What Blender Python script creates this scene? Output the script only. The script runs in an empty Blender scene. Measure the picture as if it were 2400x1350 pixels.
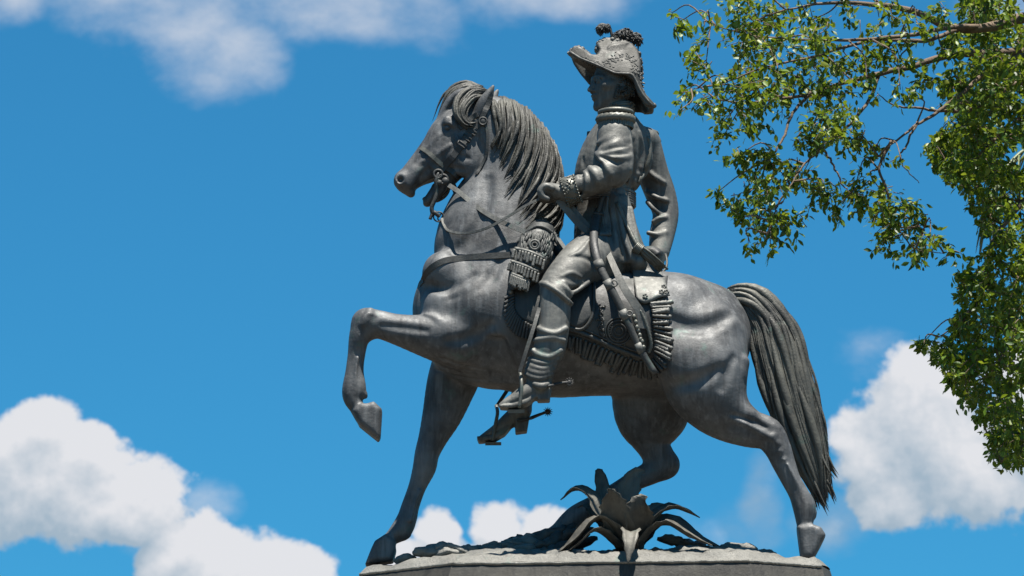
import bpy, bmesh, math, random
import numpy as np
from mathutils import Vector, Matrix

R = math.radians
random.seed(7)
rng = np.random.default_rng(11)
scene = bpy.context.scene
col = scene.collection

# ------------------------------------------------------------------ camera
PX_W, PX_H = 2400.0, 1350.0
PITCH = R(14.0)
CAM = np.array([0.0, -25.0, 1.65])
F_PX = 400.0 * 25.0 / math.cos(PITCH)          # about 400 px per metre on the statue's middle plane
cam_data = bpy.data.cameras.new('camera')
cam_data.sensor_width = 36.0
cam_data.lens = F_PX * 36.0 / PX_W
cam_data.clip_start = 0.5
cam_data.clip_end = 6000.0
cam_data.dof.use_dof = True
cam_data.dof.focus_distance = 25.6
cam_data.dof.aperture_fstop = 9.0
cam = bpy.data.objects.new('camera', cam_data)
cam.location = CAM
cam.rotation_euler = (R(90) + PITCH, 0, 0)
col.objects.link(cam)
scene.camera = cam

# ------------------------------------------------------------------ sun, exposure
SUN_DIR = Vector((0.10, -0.22, 1.0)).normalized()      # towards the sun
sun_data = bpy.data.lights.new('sun', 'SUN')
sun_data.energy = 5.0
sun_data.angle = R(0.53)
sun_data.color = (1.0, 0.955, 0.88)
sun = bpy.data.objects.new('sun', sun_data)
sun.rotation_euler = SUN_DIR.to_track_quat('Z', 'Y').to_euler()
sun.location = (10, -10, 40)
col.objects.link(sun)
scene.view_settings.view_transform = 'Standard'
scene.view_settings.look = 'None'
scene.view_settings.gamma = 1.0
scene.view_settings.use_curve_mapping = False
scene.view_settings.exposure = 1.3
try:
    scene.cycles.use_denoising = True
    scene.cycles.max_bounces = 6
    scene.cycles.transparent_max_bounces = 4
except Exception:
    pass

_c, _s = math.cos(PITCH), math.sin(PITCH)


def ray(px, py):
    px = np.asarray(px, float); py = np.asarray(py, float)
    dx = px - 1200.0
    up = 675.0 - py
    return np.stack([dx, F_PX * _c - up * _s, F_PX * _s + up * _c], -1)


def P(px, py, w=0.0):
    """world point seen at photograph pixel (px, py) whose distance behind the statue's middle plane is w metres"""
    d = ray(px, py)
    w = np.asarray(w, float)
    t = (w - CAM[1]) / d[..., 1]
    return CAM + d * t[..., None]


def PZ(px, py, z):
    d = ray(px, py)
    t = (z - CAM[2]) / d[..., 2]
    return CAM + d * t[..., None]


S = 1.0 / 400.0       # metres per pixel on the middle plane

# ------------------------------------------------------------------ world: sky with fair weather clouds
world = bpy.data.worlds.new('World')
scene.world = world
world.use_nodes = True
wt = world.node_tree
wt.nodes.clear()


class NT:
    def __init__(s, tree): s.t = tree
    def node(s, kind, **kw):
        n = s.t.nodes.new(kind)
        for k, v in kw.items(): setattr(n, k, v)
        return n
    def put(s, sock, v):
        if isinstance(v, bpy.types.NodeSocket): s.t.links.new(v, sock)
        elif v is not None: sock.default_value = v
    def math(s, op, a, b=None, c=None, clamp=False):
        n = s.node('ShaderNodeMath', operation=op, use_clamp=clamp)
        s.put(n.inputs[0], a); s.put(n.inputs[1], b); s.put(n.inputs[2], c)
        return n.outputs[0]
    def vmath(s, op, a, b=None, out=0):
        n = s.node('ShaderNodeVectorMath', operation=op)
        s.put(n.inputs[0], a); s.put(n.inputs[1], b)
        return n.outputs[out]
    def noise(s, vec, scale, detail=4, rough=0.5, dist=0.0, out=0):
        n = s.node('ShaderNodeTexNoise')
        s.put(n.inputs['Vector'], vec)
        n.inputs['Scale'].default_value = scale; n.inputs['Detail'].default_value = detail
        n.inputs['Roughness'].default_value = rough; n.inputs['Distortion'].default_value = dist
        return n.outputs[out]
    def maprange(s, v, a, b, c, d, smooth=False):
        n = s.node('ShaderNodeMapRange')
        n.interpolation_type = 'SMOOTHSTEP' if smooth else 'LINEAR'
        n.clamp = True
        s.put(n.inputs[0], v); s.put(n.inputs[1], a); s.put(n.inputs[2], b); s.put(n.inputs[3], c); s.put(n.inputs[4], d)
        return n.outputs[0]
    def mix(s, f, a, b):
        n = s.node('ShaderNodeMix', data_type='RGBA')
        s.put(n.inputs[0], f); s.put(n.inputs[6], a); s.put(n.inputs[7], b)
        return n.outputs[2]
    def ramp(s, f, stops):
        n = s.node('ShaderNodeValToRGB')
        cr = n.color_ramp
        while len(cr.elements) < len(stops): cr.elements.new(0.5)
        for e, (p, c) in zip(cr.elements, stops):
            e.position = p; e.color = c if len(c) == 4 else (*c, 1)
        s.put(n.inputs[0], f)
        return n.outputs[0]


def uvdir(px, py):
    d = ray(px, py)
    return d[..., 0] / d[..., 1], d[..., 2] / d[..., 1]


# clouds: centre and radii as angles of the sky, strength, softness grouping
CLOUDS = [  # px, py, rx, ry, strength
    (40, 1120, 230, 180, 1.15), (170, 1150, 210, 150, 1.1), (300, 1180, 170, 115, 1.05), (60, 1015, 115, 85, .95), (240, 1075, 100, 80, .95),
    (370, 1160, 85, 95, .8), (-150, 1120, 260, 190, 1.1),
    (500, 1330, 165, 128, 1.2), (640, 1350, 140, 115, 1.15), (420, 1350, 105, 88, 1.0), (700, 1360, 90, 76, .95), (560, 1480, 260, 160, 1.1),
    (1035, 1250, 72, 70, .85), (1180, 1245, 78, 76, .9), (1285, 1260, 90, 72, .85), (1130, 1330, 230, 75, .9), (950, 1310, 80, 58, .7),
    (2170, 1010, 190, 205, 1.1), (2090, 1110, 140, 160, 1.0), (2290, 1110, 200, 160, 1.0), (2130, 915, 110, 100, .85), (2010, 1010, 75, 75, .7), (2480, 980, 220, 240, 1.05),
]
WISPS = [
    (330, 10, 230, 120, .95), (450, 45, 180, 125, 1.0), (545, 105, 140, 115, .9), (700, 0, 250, 105, .8), (880, 10, 220, 90, .75), (510, 175, 150, 80, .62), (990, 40, 130, 70, .6),
    (1270, -10, 250, 85, .95), (1330, -60, 300, 90, .9), (10, 0, 120, 90, .85), (520, -80, 420, 110, 1.0), (2360, 20, 140, 100, .8),
    (1785, 1160, 60, 120, .75), (1960, 1215, 110, 70, .65), (500, 1190, 85, 50, .75), (420, 1280, 120, 60, .5), (1700, 1240, 120, 50, .3), (2050, 830, 90, 60, .4),
]
grp = bpy.data.node_groups.new('cloud_density', 'ShaderNodeTree')
grp.interface.new_socket('Vector', in_out='INPUT', socket_type='NodeSocketVector')
grp.interface.new_socket('Cumulus', in_out='OUTPUT', socket_type='NodeSocketFloat')
grp.interface.new_socket('Wisps', in_out='OUTPUT', socket_type='NodeSocketFloat')
g = NT(grp)
gi = g.node('NodeGroupInput'); go = g.node('NodeGroupOutput')
warp = g.vmath('SUBTRACT', g.noise(gi.outputs[0], 34, 4, .55, out=1), (0.5, 0.5, 0.5))
wp = g.vmath('ADD', gi.outputs[0], g.vmath('MULTIPLY', warp, (0.016, 0.014, 0)))
n1 = g.math('SUBTRACT', g.noise(gi.outputs[0], 75, 8, .58), .5)
n2 = g.math('SUBTRACT', g.noise(gi.outputs[0], 260, 4, .55), .5)
n3 = g.math('SUBTRACT', g.noise(g.vmath('MULTIPLY', gi.outputs[0], (30, 46, 1)), 1.0, 8, .6), .5)
for k_out, lst in enumerate((CLOUDS, WISPS)):
    acc = None
    for (px, py, rx, ry, st) in lst:
        u, v = uvdir(px, py)
        k = 1.0 / F_PX
        e = g.vmath('MULTIPLY', g.vmath('SUBTRACT', wp, (float(u), float(v), 0)), (1 / (rx * k), 1 / (ry * k * 1.06), 0))
        val = g.math('MULTIPLY', g.math('SUBTRACT', 1.0, g.vmath('DOT_PRODUCT', e, e, out=1)), st)
        acc = val if acc is None else g.math('SMOOTH_MAX', acc, val, 0.25)
    if k_out == 0: tot = g.math('ADD', acc, g.math('ADD', g.math('MULTIPLY', n1, 1.9), g.math('MULTIPLY', n2, .5)))
    else: tot = g.math('ADD', acc, g.math('ADD', g.math('MULTIPLY', n3, 2.2), g.math('MULTIPLY', n1, .8)))
    grp.links.new(tot, go.inputs[k_out])

n = NT(wt)
tc = n.node('ShaderNodeTexCoord')
sep = n.node('ShaderNodeSeparateXYZ'); wt.links.new(tc.outputs['Generated'], sep.inputs[0])
ysafe = n.math('MAXIMUM', sep.outputs[1], 0.05)
cmb = n.node('ShaderNodeCombineXYZ')
n.put(cmb.inputs[0], n.math('DIVIDE', sep.outputs[0], ysafe)); n.put(cmb.inputs[1], n.math('DIVIDE', sep.outputs[2], ysafe))


def cloud_at(vec):
    gn = n.node('ShaderNodeGroup', node_tree=grp)
    n.put(gn.inputs[0], vec)
    return gn.outputs


d0, dw = cloud_at(cmb.outputs[0])
d1 = cloud_at(n.vmath('ADD', cmb.outputs[0], (0.003, 0.009, 0)))[0]
front = n.maprange(sep.outputs[1], 0.3, 0.6, 0, 1)
# the rest of the sky carries the same kind of broken cloud
gen = n.noise(n.vmath('MULTIPLY', tc.outputs['Generated'], (1, 1, 2.2)), 3.2, 7, .6)
beyond = n.math('MULTIPLY', n.maprange(gen, .64, .80, 0, 1, True), n.maprange(sep.outputs[2], 0.0, .12, 0, 1))
alpha = n.math('MAXIMUM', n.maprange(d0, -0.03, 0.40, 0, 1, True), n.maprange(dw, -0.25, 1.75, 0, .9, True))
inview = n.maprange(n.vmath('LENGTH', n.vmath('SUBTRACT', cmb.outputs[0], (0, math.tan(PITCH), 0)), out=1), .14, .22, 1, 0)
inview = n.math('MULTIPLY', inview, front)
lit = n.maprange(n.math('SUBTRACT', d0, d1), -0.60, 1.0, 0, 1)
deep = n.maprange(d0, 0.5, 1.3, 0, 1, True)
shade = n.math('SUBTRACT', n.math('ADD', n.math('MULTIPLY', lit, 1.0), .24), n.math('MULTIPLY', deep, .05), clamp=True)
cloud_col = n.mix(shade, (0.095, 0.15, 0.20, 1), (0.31, 0.315, 0.33, 1))
sky = n.node('ShaderNodeTexSky', sky_type='NISHITA')
sky.sun_disc = False
sky.sun_elevation = math.asin(SUN_DIR.z)
sky.sun_rotation = math.atan2(SUN_DIR.x, SUN_DIR.y)
sky.altitude = 900
sky.air_density = 1.0; sky.dust_density = 0.6; sky.ozone_density = 3.0
SKY_STRENGTH = 0.05
sky_col = n.vmath('MULTIPLY', sky.outputs[0], (0.205, 0.82, 1.01))      # the deep polarised blue of the photograph
csc = n.vmath('MULTIPLY', cloud_col, (1 / SKY_STRENGTH,) * 3)
bg = n.node('ShaderNodeBackground'); bg.inputs[1].default_value = SKY_STRENGTH
wt.links.new(n.mix(alpha, sky_col, csc), bg.inputs[0])
bg2 = n.node('ShaderNodeBackground'); bg2.inputs[1].default_value = SKY_STRENGTH
wt.links.new(n.mix(beyond, sky_col, tuple(c / SKY_STRENGTH for c in (0.26, 0.27, 0.29)) + (1,)), bg2.inputs[0])
msh = n.node('ShaderNodeMixShader')
wt.links.new(inview, msh.inputs[0]); wt.links.new(bg2.outputs[0], msh.inputs[1]); wt.links.new(bg.outputs[0], msh.inputs[2])
wo = n.node('ShaderNodeOutputWorld'); wt.links.new(msh.outputs[0], wo.inputs[0])
world.cycles.sampling_method = 'MANUAL'
world.cycles.sample_map_resolution = 512


# ------------------------------------------------------------------ materials
def new_mat(name):
    m = bpy.data.materials.new(name); m.use_nodes = True
    t = m.node_tree; t.nodes.clear()
    q = NT(t)
    b = q.node('ShaderNodeBsdfPrincipled'); o = q.node('ShaderNodeOutputMaterial')
    t.links.new(b.outputs[0], o.inputs[0])
    return m, q, b


def bronze(name, base=(0.050, 0.051, 0.052), pale=(0.166, 0.170, 0.171), dark=(0.020, 0.020, 0.021), green=(0.06, 0.12, 0.10), metallic=0.28, rough=0.56, bump=.20, fine=1.0, streak=.6):
    m, q, b = new_mat(name)
    tc = q.node('ShaderNodeTexCoord')
    ob = q.node('ShaderNodeNewGeometry').outputs['Position']
    big = q.noise(ob, 3.2, 5, .6)
    mid = q.noise(ob, 17, 6, .62)
    st = q.noise(q.vmath('MULTIPLY', ob, (26, 26, 2.2)), 1.0, 5, .6)          # rain streaks run down
    st2 = q.noise(q.vmath('MULTIPLY', ob, (34, 34, 3.2)), 1.0, 3, .6)
    c = q.mix(q.maprange(big, .40, .72, 0, .7), (*base, 1), (*pale, 1))
    c = q.mix(q.maprange(mid, .50, .76, 0, .4), c, (*pale, 1))
    c = q.mix(q.maprange(q.noise(ob, 48, 5, .65), .56, .76, 0, .12), c, (*dark, 1))
    c = q.mix(q.math('MULTIPLY', q.maprange(st, .52, .74, 0, 1), streak), c, (*dark, 1))
    c = q.mix(q.math('MULTIPLY', q.maprange(st2, .52, .74, 0, 1), streak * .6), c, (*(x * 1.25 for x in pale), 1))
    gr = q.noise(q.vmath('ADD', ob, (7.3, 1.1, 3.3)), 6.5, 4, .6)
    c = q.mix(q.maprange(gr, .62, .74, 0, .6), c, (*green, 1))
    q.put(b.inputs['Base Color'], c)
    b.inputs['Metallic'].default_value = metallic
    b.inputs['Specular IOR Level'].default_value = .4
    q.put(b.inputs['Roughness'], q.maprange(mid, .3, .7, rough - .1, rough + .16))
    f1 = q.noise(ob, 70, 4, .6); f2 = q.noise(ob, 260, 3, .6)
    f0 = q.noise(ob, 16, 3, .55)
    hgt = q.math('ADD', q.math('MULTIPLY', f0, .8), q.math('ADD', q.math('MULTIPLY', f1, .8), q.math('MULTIPLY', f2, .35 * fine)))
    bp = q.node('ShaderNodeBump'); bp.inputs['Strength'].default_value = bump; bp.inputs['Distance'].default_value = 0.012
    q.put(bp.inputs['Height'], hgt)
    q.t.links.new(bp.outputs[0], b.inputs['Normal'])
    return m


def plain(name, c1, c2, scale=20, rough=.7, bump=.2, metallic=0, dist=.01, detail=5):
    m, q, b = new_mat(name)
    ob = q.node('ShaderNodeNewGeometry').outputs['Position']
    nz = q.noise(ob, scale, detail, .6)
    q.put(b.inputs['Base Color'], q.mix(q.maprange(nz, .3, .7, 0, 1), (*c1, 1), (*c2, 1)))
    b.inputs['Roughness'].default_value = rough; b.inputs['Metallic'].default_value = metallic
    bp = q.node('ShaderNodeBump'); bp.inputs['Strength'].default_value = bump; bp.inputs['Distance'].default_value = dist
    q.put(bp.inputs['Height'], q.noise(ob, scale * 5, 4, .6)); q.t.links.new(bp.outputs[0], b.inputs['Normal'])
    return m


M_BRONZE = bronze('bronze_patina')
M_HAIR = bronze('bronze_hair', base=(0.036, 0.035, 0.031), pale=(0.13, 0.127, 0.105), streak=.45, bump=.3)
M_CLOTH = bronze('bronze_uniform', base=(0.074, 0.073, 0.067), pale=(0.20, 0.198, 0.178), dark=(0.025, 0.025, 0.025), streak=.5)
M_TACK = bronze('bronze_tack', metallic=.3, base=(0.033, 0.033, 0.033), pale=(0.085, 0.087, 0.078), dark=(0.015, 0.015, 0.016), streak=.4)
M_TRIM = bronze('bronze_trim', base=(0.074, 0.074, 0.063), pale=(0.163, 0.163, 0.137), dark=(0.030, 0.030, 0.027), streak=.3, rough=.42)
M_EARTH = bronze('bronze_ground', base=(0.10, 0.096, 0.084), pale=(0.205, 0.20, 0.178), dark=(0.03, 0.03, 0.028), metallic=.1, streak=.3, rough=.5, bump=.6)
M_AGAVE = bronze('bronze_leaf', metallic=.2, base=(0.055, 0.051, 0.043), pale=(0.14, 0.132, 0.107), dark=(0.026, 0.026, 0.026), streak=.5)
M_PLINTH = bronze('bronze_plinth', base=(0.030, 0.028, 0.024), pale=(0.058, 0.054, 0.045), dark=(0.016, 0.015, 0.014), streak=.8, rough=.55)
M_RUST = plain('rust_stain', (0.30, 0.12, 0.025), (0.12, 0.07, 0.03), 60, .7)


# ------------------------------------------------------------------ object helpers
def tag(o, label=None, cat=None, group=None, kind=None):
    for k, v in (('label', label), ('category', cat), ('group', group), ('kind', kind)):
        if v: o[k] = v
    return o


def empty(name, loc):
    o = bpy.data.objects.new(name, None); o.empty_display_size = .2
    o.location = loc; col.objects.link(o)
    return o


def origin_of(o):
    v = Vector((0, 0, 0))
    while o is not None:
        v += o.location; o = o.parent
    return np.array(v)


def make_obj(name, V, F, mat, parent=None, smooth=True, label=None):
    V = np.asarray(V, float)
    if parent is not None: V = V - origin_of(parent)
    me = bpy.data.meshes.new(name)
    me.from_pydata(V.tolist(), [], F if isinstance(F, list) else F.tolist())
    if smooth: me.polygons.foreach_set('use_smooth', np.ones(len(me.polygons), bool))
    me.materials.append(mat)
    me.update()
    o = bpy.data.objects.new(name, me); col.objects.link(o)
    if parent is not None: o.parent = parent
    if label: o['label'] = label
    return o


class MB:
    """collects pieces of one mesh"""
    def __init__(s): s.V = []; s.F = []; s.n = 0
    def add(s, V, F):
        V = np.asarray(V, float)
        s.V.append(V); s.F += [tuple(int(i) + s.n for i in f) for f in F]; s.n += len(V)
        return s
    def build(s, name, mat, parent=None, smooth=True, label=None):
        return make_obj(name, np.concatenate(s.V), s.F, mat, parent, smooth, label)


def catmull(pts, n):
    pts = np.asarray(pts, float)
    if len(pts) < 3:
        t = np.linspace(0, 1, n)[:, None]
        return pts[0] * (1 - t) + pts[-1] * t
    ext = np.vstack([2 * pts[0] - pts[1], pts, 2 * pts[-1] - pts[-2]])
    out = []
    u = np.linspace(0, len(pts) - 1, n)
    for x in u:
        i = min(int(x), len(pts) - 2); t = x - i
        p0, p1, p2, p3 = ext[i], ext[i + 1], ext[i + 2], ext[i + 3]
        out.append(.5 * ((2 * p1) + (-p0 + p2) * t + (2 * p0 - 5 * p1 + 4 * p2 - p3) * t * t + (-p0 + 3 * p1 - 3 * p2 + p3) * t ** 3))
    return np.array(out)


def tube(path, r1, r2=None, up=(0, -1, 0), seg=8, square=False, rope=None, cap=True):
    """swept section along path: r1 across (in the surface), r2 along `up`; rope=(lobes, turns per metre, depth)"""
    path = np.asarray(path, float); N = len(path)
    r1 = np.broadcast_to(np.asarray(r1, float), (N,)); r2 = r1 if r2 is None else np.broadcast_to(np.asarray(r2, float), (N,))
    T = np.gradient(path, axis=0); T /= np.linalg.norm(T, axis=1)[:, None] + 1e-12
    U = np.broadcast_to(np.asarray(up, float), (N, 3))
    A = np.cross(T, U); ln = np.linalg.norm(A, axis=1)
    for i in range(N):
        if ln[i] < 1e-3:
            A[i] = A[i - 1] if i else np.cross(T[i], (0.3, 0.1, 1.0))
    A /= np.linalg.norm(A, axis=1)[:, None] + 1e-12
    B = np.cross(A, T)
    if square:
        cs = [(-1, -1), (1, -1), (1, 1), (-1, 1)]
        ring = np.array(cs, float)
    else:
        a = np.arange(seg) * 2 * math.pi / seg
        ring = np.stack([np.cos(a), np.sin(a)], 1)
    seg = len(ring)
    V = np.zeros((N, seg, 3))
    dist = np.concatenate([[0], np.cumsum(np.linalg.norm(np.diff(path, axis=0), axis=1))])
    for j in range(seg):
        m = np.ones(N)
        if rope:
            lobes, turns, dep = rope
            m = 1 + dep * np.cos(lobes * (2 * math.pi * j / seg) + 2 * math.pi * turns * dist)
        V[:, j] = path + A * (ring[j, 0] * r1 * m)[:, None] + B * (ring[j, 1] * r2 * m)[:, None]
    F = []
    for i in range(N - 1):
        for j in range(seg):
            k = (j + 1) % seg
            F.append((i * seg + j, i * seg + k, (i + 1) * seg + k, (i + 1) * seg + j))
    if cap:
        F.append(tuple(range(seg - 1, -1, -1))); F.append(tuple((N - 1) * seg + j for j in range(seg)))
    return V.reshape(-1, 3), F


def ellipsoid(c, rx, ry, rz, nu=12, nv=8):
    V = [(c[0], c[1], c[2] + rz)]
    for i in range(1, nv):
        t = math.pi * i / nv
        for j in range(nu):
            a = 2 * math.pi * j / nu
            V.append((c[0] + rx * math.sin(t) * math.cos(a), c[1] + ry * math.sin(t) * math.sin(a), c[2] + rz * math.cos(t)))
    V.append((c[0], c[1], c[2] - rz)); L = len(V) - 1
    F = [(0, 1 + j, 1 + (j + 1) % nu) for j in range(nu)]
    for i in range(nv - 2):
        for j in range(nu):
            a = 1 + i * nu + j; b = 1 + i * nu + (j + 1) % nu
            F.append((a, a + nu, b + nu, b))
    s0 = 1 + (nv - 2) * nu
    F += [(L, s0 + (j + 1) % nu, s0 + j) for j in range(nu)]
    return np.array(V), F


def ring(c, r, thick, normal=(0, 1, 0), squash=1.0, n=20, tilt=0):
    nrm = np.array(normal, float); nrm /= np.linalg.norm(nrm)
    a = np.cross(nrm, (0, 0, 1.0)); a /= np.linalg.norm(a); b = np.cross(nrm, a)
    t = np.linspace(0, 2 * math.pi, n + 1)
    path = c + np.outer(np.cos(t) * r, a) + np.outer(np.sin(t) * r * squash, b)
    return tube(path, thick, thick, up=nrm, seg=6, cap=False)


# ------------------------------------------------------------------ signed-distance sculpting
class Field:
    def __init__(s, lo, hi, h):
        s.lo = np.array(lo, float); s.h = h
        s.n = np.ceil((np.array(hi) - s.lo) / h).astype(int) + 1
        s.d = np.full(s.n, .3, np.float32)
        s.ax = [(s.lo[i] + h * np.arange(s.n[i])).astype(np.float32) for i in range(3)]

    def box(s, lo, hi):
        a = np.clip(np.floor((np.asarray(lo) - s.lo) / s.h).astype(int), 0, s.n - 1)
        b = np.clip(np.ceil((np.asarray(hi) - s.lo) / s.h).astype(int) + 1, 1, s.n)
        return a, b

    def merge(s, a, b, d, k, op):
        sl = tuple(slice(a[i], b[i]) for i in range(3))
        f = s.d[sl]
        if op == '+':
            if k > 0:
                hh = np.maximum(k - np.abs(f - d), 0) / k
                s.d[sl] = np.minimum(f, d) - hh * hh * (k * .25)
            else: s.d[sl] = np.minimum(f, d)
        else:
            e = -d
            hh = np.maximum(k - np.abs(f - e), 0) / k
            s.d[sl] = np.maximum(f, e) + hh * hh * (k * .25)

    def chain(s, nodes, k=.02, ax=(0, 1, 0), op='+', sub=4):
        """nodes: world x, y, z, radius in plane, radius along ax"""
        nodes = np.asarray(nodes, float)
        q = catmull(nodes, (len(nodes) - 1) * sub + 1) if len(nodes) > 1 else np.vstack([nodes, nodes + 1e-6])
        q[:, 3:] = np.maximum(q[:, 3:], .0012)
        mg = k + 3 * s.h
        rm = q[:, 3:].max(1)
        a0, b0 = s.box((q[:, :3] - rm[:, None]).min(0) - mg, (q[:, :3] + rm[:, None]).max(0) + mg)
        if np.any(b0 <= a0): return
        loc = np.full(b0 - a0, .3, np.float32)
        axd = np.array(ax, float); axd /= np.linalg.norm(axd)
        for i in range(len(q) - 1):
            p, r = q[i], q[i + 1]
            m = max(rm[i], rm[i + 1]) + mg
            a, b = s.box(np.minimum(p[:3], r[:3]) - m, np.maximum(p[:3], r[:3]) + m)
            a = np.maximum(a, a0); b = np.minimum(b, b0)
            if np.any(b <= a): continue
            X = s.ax[0][a[0]:b[0], None, None] - np.float32(p[0]); Y = s.ax[1][None, a[1]:b[1], None] - np.float32(p[1]); Z = s.ax[2][None, None, a[2]:b[2]] - np.float32(p[2])
            dv = (r[:3] - p[:3]).astype(np.float32); L2 = np.float32(max(float(dv @ dv), 1e-10))
            t = np.clip((X * dv[0] + Y * dv[1] + Z * dv[2]) / L2, 0, 1)
            qx = X - t * dv[0]; qy = Y - t * dv[1]; qz = Z - t * dv[2]
            q2 = qx * np.float32(axd[0]) + qy * np.float32(axd[1]) + qz * np.float32(axd[2])
            q2 = q2 * q2
            q1 = np.maximum(qx * qx + qy * qy + qz * qz - q2, 0)
            rp = np.float32(p[3]) + np.float32(r[3] - p[3]) * t; ry = np.float32(p[4]) + np.float32(r[4] - p[4]) * t
            i1 = 1 / (rp * rp); i2 = 1 / (ry * ry)
            q1 = q1 * i1; q2 = q2 * i2
            k0 = np.sqrt(q1 + q2)
            k1 = np.sqrt(q1 * i1 + q2 * i2)
            d = np.where(k0 < 1e-3, -np.minimum(rp, ry), k0 * (k0 - 1) / np.maximum(k1, 1e-6))
            sl = tuple(slice(a[j] - a0[j], b[j] - a0[j]) for j in range(3))
            loc[sl] = np.minimum(loc[sl], d)
        s.merge(a0, b0, loc, k, op)

    def slab(s, poly, w0, half, k=.01, rnd=.006, op='+', taper=None):
        """outline in the x-z plane (world), half thickness along y; taper(z) scales the thickness"""
        poly = np.asarray(poly, float)
        lo = np.array([poly[:, 0].min(), w0 - half, poly[:, 1].min()]) - (k + 3 * s.h + rnd)
        hi = np.array([poly[:, 0].max(), w0 + half, poly[:, 1].max()]) + (k + 3 * s.h + rnd)
        a, b = s.box(lo, hi)
        X, Z = np.meshgrid(s.ax[0][a[0]:b[0]], s.ax[2][a[2]:b[2]], indexing='ij')
        d2 = np.full(X.shape, 1e9); ins = np.zeros(X.shape, bool)
        for i in range(len(poly)):
            p, r = poly[i], poly[(i + 1) % len(poly)]
            e = r - p
            t = np.clip(((X - p[0]) * e[0] + (Z - p[1]) * e[1]) / max(e @ e, 1e-12), 0, 1)
            d2 = np.minimum(d2, (X - p[0] - t * e[0]) ** 2 + (Z - p[1] - t * e[1]) ** 2)
            c = (p[1] > Z) != (r[1] > Z)
            with np.errstate(divide='ignore', invalid='ignore'):
                xi = p[0] + (Z - p[1]) * e[0] / (e[1] if abs(e[1]) > 1e-12 else 1e-12)
            ins ^= c & (X < xi)
        d2 = np.sqrt(d2); d2[ins] *= -1
        hz = half if taper is None else half * taper(X, Z)
        dy = np.abs(s.ax[1][None, a[1]:b[1], None] - w0) - (hz if np.isscalar(hz) else hz[:, None, :])
        d2 = d2[:, None, :] + rnd; dy = dy + rnd
        d = np.minimum(np.maximum(d2, dy), 0) + np.sqrt(np.maximum(d2, 0) ** 2 + np.maximum(dy, 0) ** 2) - rnd
        s.merge(a, b, d.astype(np.float32), k, op)

    def line(s, pts, r, k=.02, op='+', sink=.4, taper=True):
        """a ridge (+) or groove (-) drawn in pixels along the near surface"""
        q = catmull(np.array(pts, float), 10)
        w = s.surf(q[:, 0], q[:, 1]); ok = ~np.isnan(w)
        if ok.sum() < 3: return
        w = np.interp(np.arange(10), np.where(ok)[0], w[ok])
        w = np.convolve(np.pad(w, 1, 'edge'), [.25, .5, .25], 'valid')
        t = np.linspace(-1, 1, 10)
        rr = r * (1 - .6 * t * t if taper else 1 + 0 * t) * S
        pp = P(q[:, 0], q[:, 1], w + rr * (sink if op == '+' else -sink))
        s.chain(np.column_stack([pp, rr, rr]), k=k, op=op, sub=1)

    def sample(s, pts):
        q = (np.asarray(pts) - s.lo) / s.h
        i = np.floor(q).astype(int)
        ok = np.all((i >= 0) & (i < s.n - 1), axis=-1)
        i = np.clip(i, 0, s.n - 2); f = q - i
        out = 0
        for dx in (0, 1):
            for dy in (0, 1):
                for dz in (0, 1):
                    wgt = (f[..., 0] if dx else 1 - f[..., 0]) * (f[..., 1] if dy else 1 - f[..., 1]) * (f[..., 2] if dz else 1 - f[..., 2])
                    out = out + wgt * s.d[i[..., 0] + dx, i[..., 1] + dy, i[..., 2] + dz]
        return np.where(ok, out, .3)

    def surf(s, px, py, side=-1, default=np.nan):
        """depth w of the first surface met along the view ray through (px, py), from the near (-1) or the far (+1) side"""
        px = np.atleast_1d(np.asarray(px, float)); py = np.atleast_1d(np.asarray(py, float))
        ws = np.arange(s.ax[1][0], s.ax[1][-1], s.h * .8)
        if side > 0: ws = ws[::-1]
        d = s.sample(P(px[None], py[None], ws[:, None] + 0 * px[None]))
        neg = d < 0
        first = neg.argmax(0); hit = neg.any(0)
        out = np.full(len(px), default)
        for j in np.where(hit)[0]:
            i = first[j]
            if i == 0: out[j] = ws[0]; continue
            d1, d2 = d[i - 1, j], d[i, j]
            out[j] = ws[i - 1] + (ws[i] - ws[i - 1]) * d1 / (d1 - d2)
        return out

    def mesh(s, relax=2):
        d = s.d
        neg = d < 0
        m = np.zeros(s.n - 1, np.int8)
        for dx in (0, 1):
            for dy in (0, 1):
                for dz in (0, 1):
                    m += neg[dx:s.n[0] - 1 + dx, dy:s.n[1] - 1 + dy, dz:s.n[2] - 1 + dz]
        act = (m > 0) & (m < 8)
        idx = np.argwhere(act)
        vid = np.full(act.shape, -1, np.int32); vid[act] = np.arange(len(idx))
        pos = np.zeros((len(idx), 3)); cnt = np.zeros(len(idx))
        cs = [(x, y, z) for x in (0, 1) for y in (0, 1) for z in (0, 1)]
        for A in cs:
            for ax in range(3):
                if A[ax]: continue
                B = list(A); B[ax] = 1
                ia = idx + A; ib = idx + B
                da = d[ia[:, 0], ia[:, 1], ia[:, 2]]; db = d[ib[:, 0], ib[:, 1], ib[:, 2]]
                cr = (da < 0) != (db < 0)
                t = np.where(cr, da / np.where(cr, da - db, 1), 0)
                p = np.array(A, float) + np.outer(t, np.array(B) - np.array(A))
                pos[cr] += p[cr]; cnt[cr] += 1
        V = s.lo + s.h * (idx + pos / cnt[:, None])
        quads = []
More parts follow.
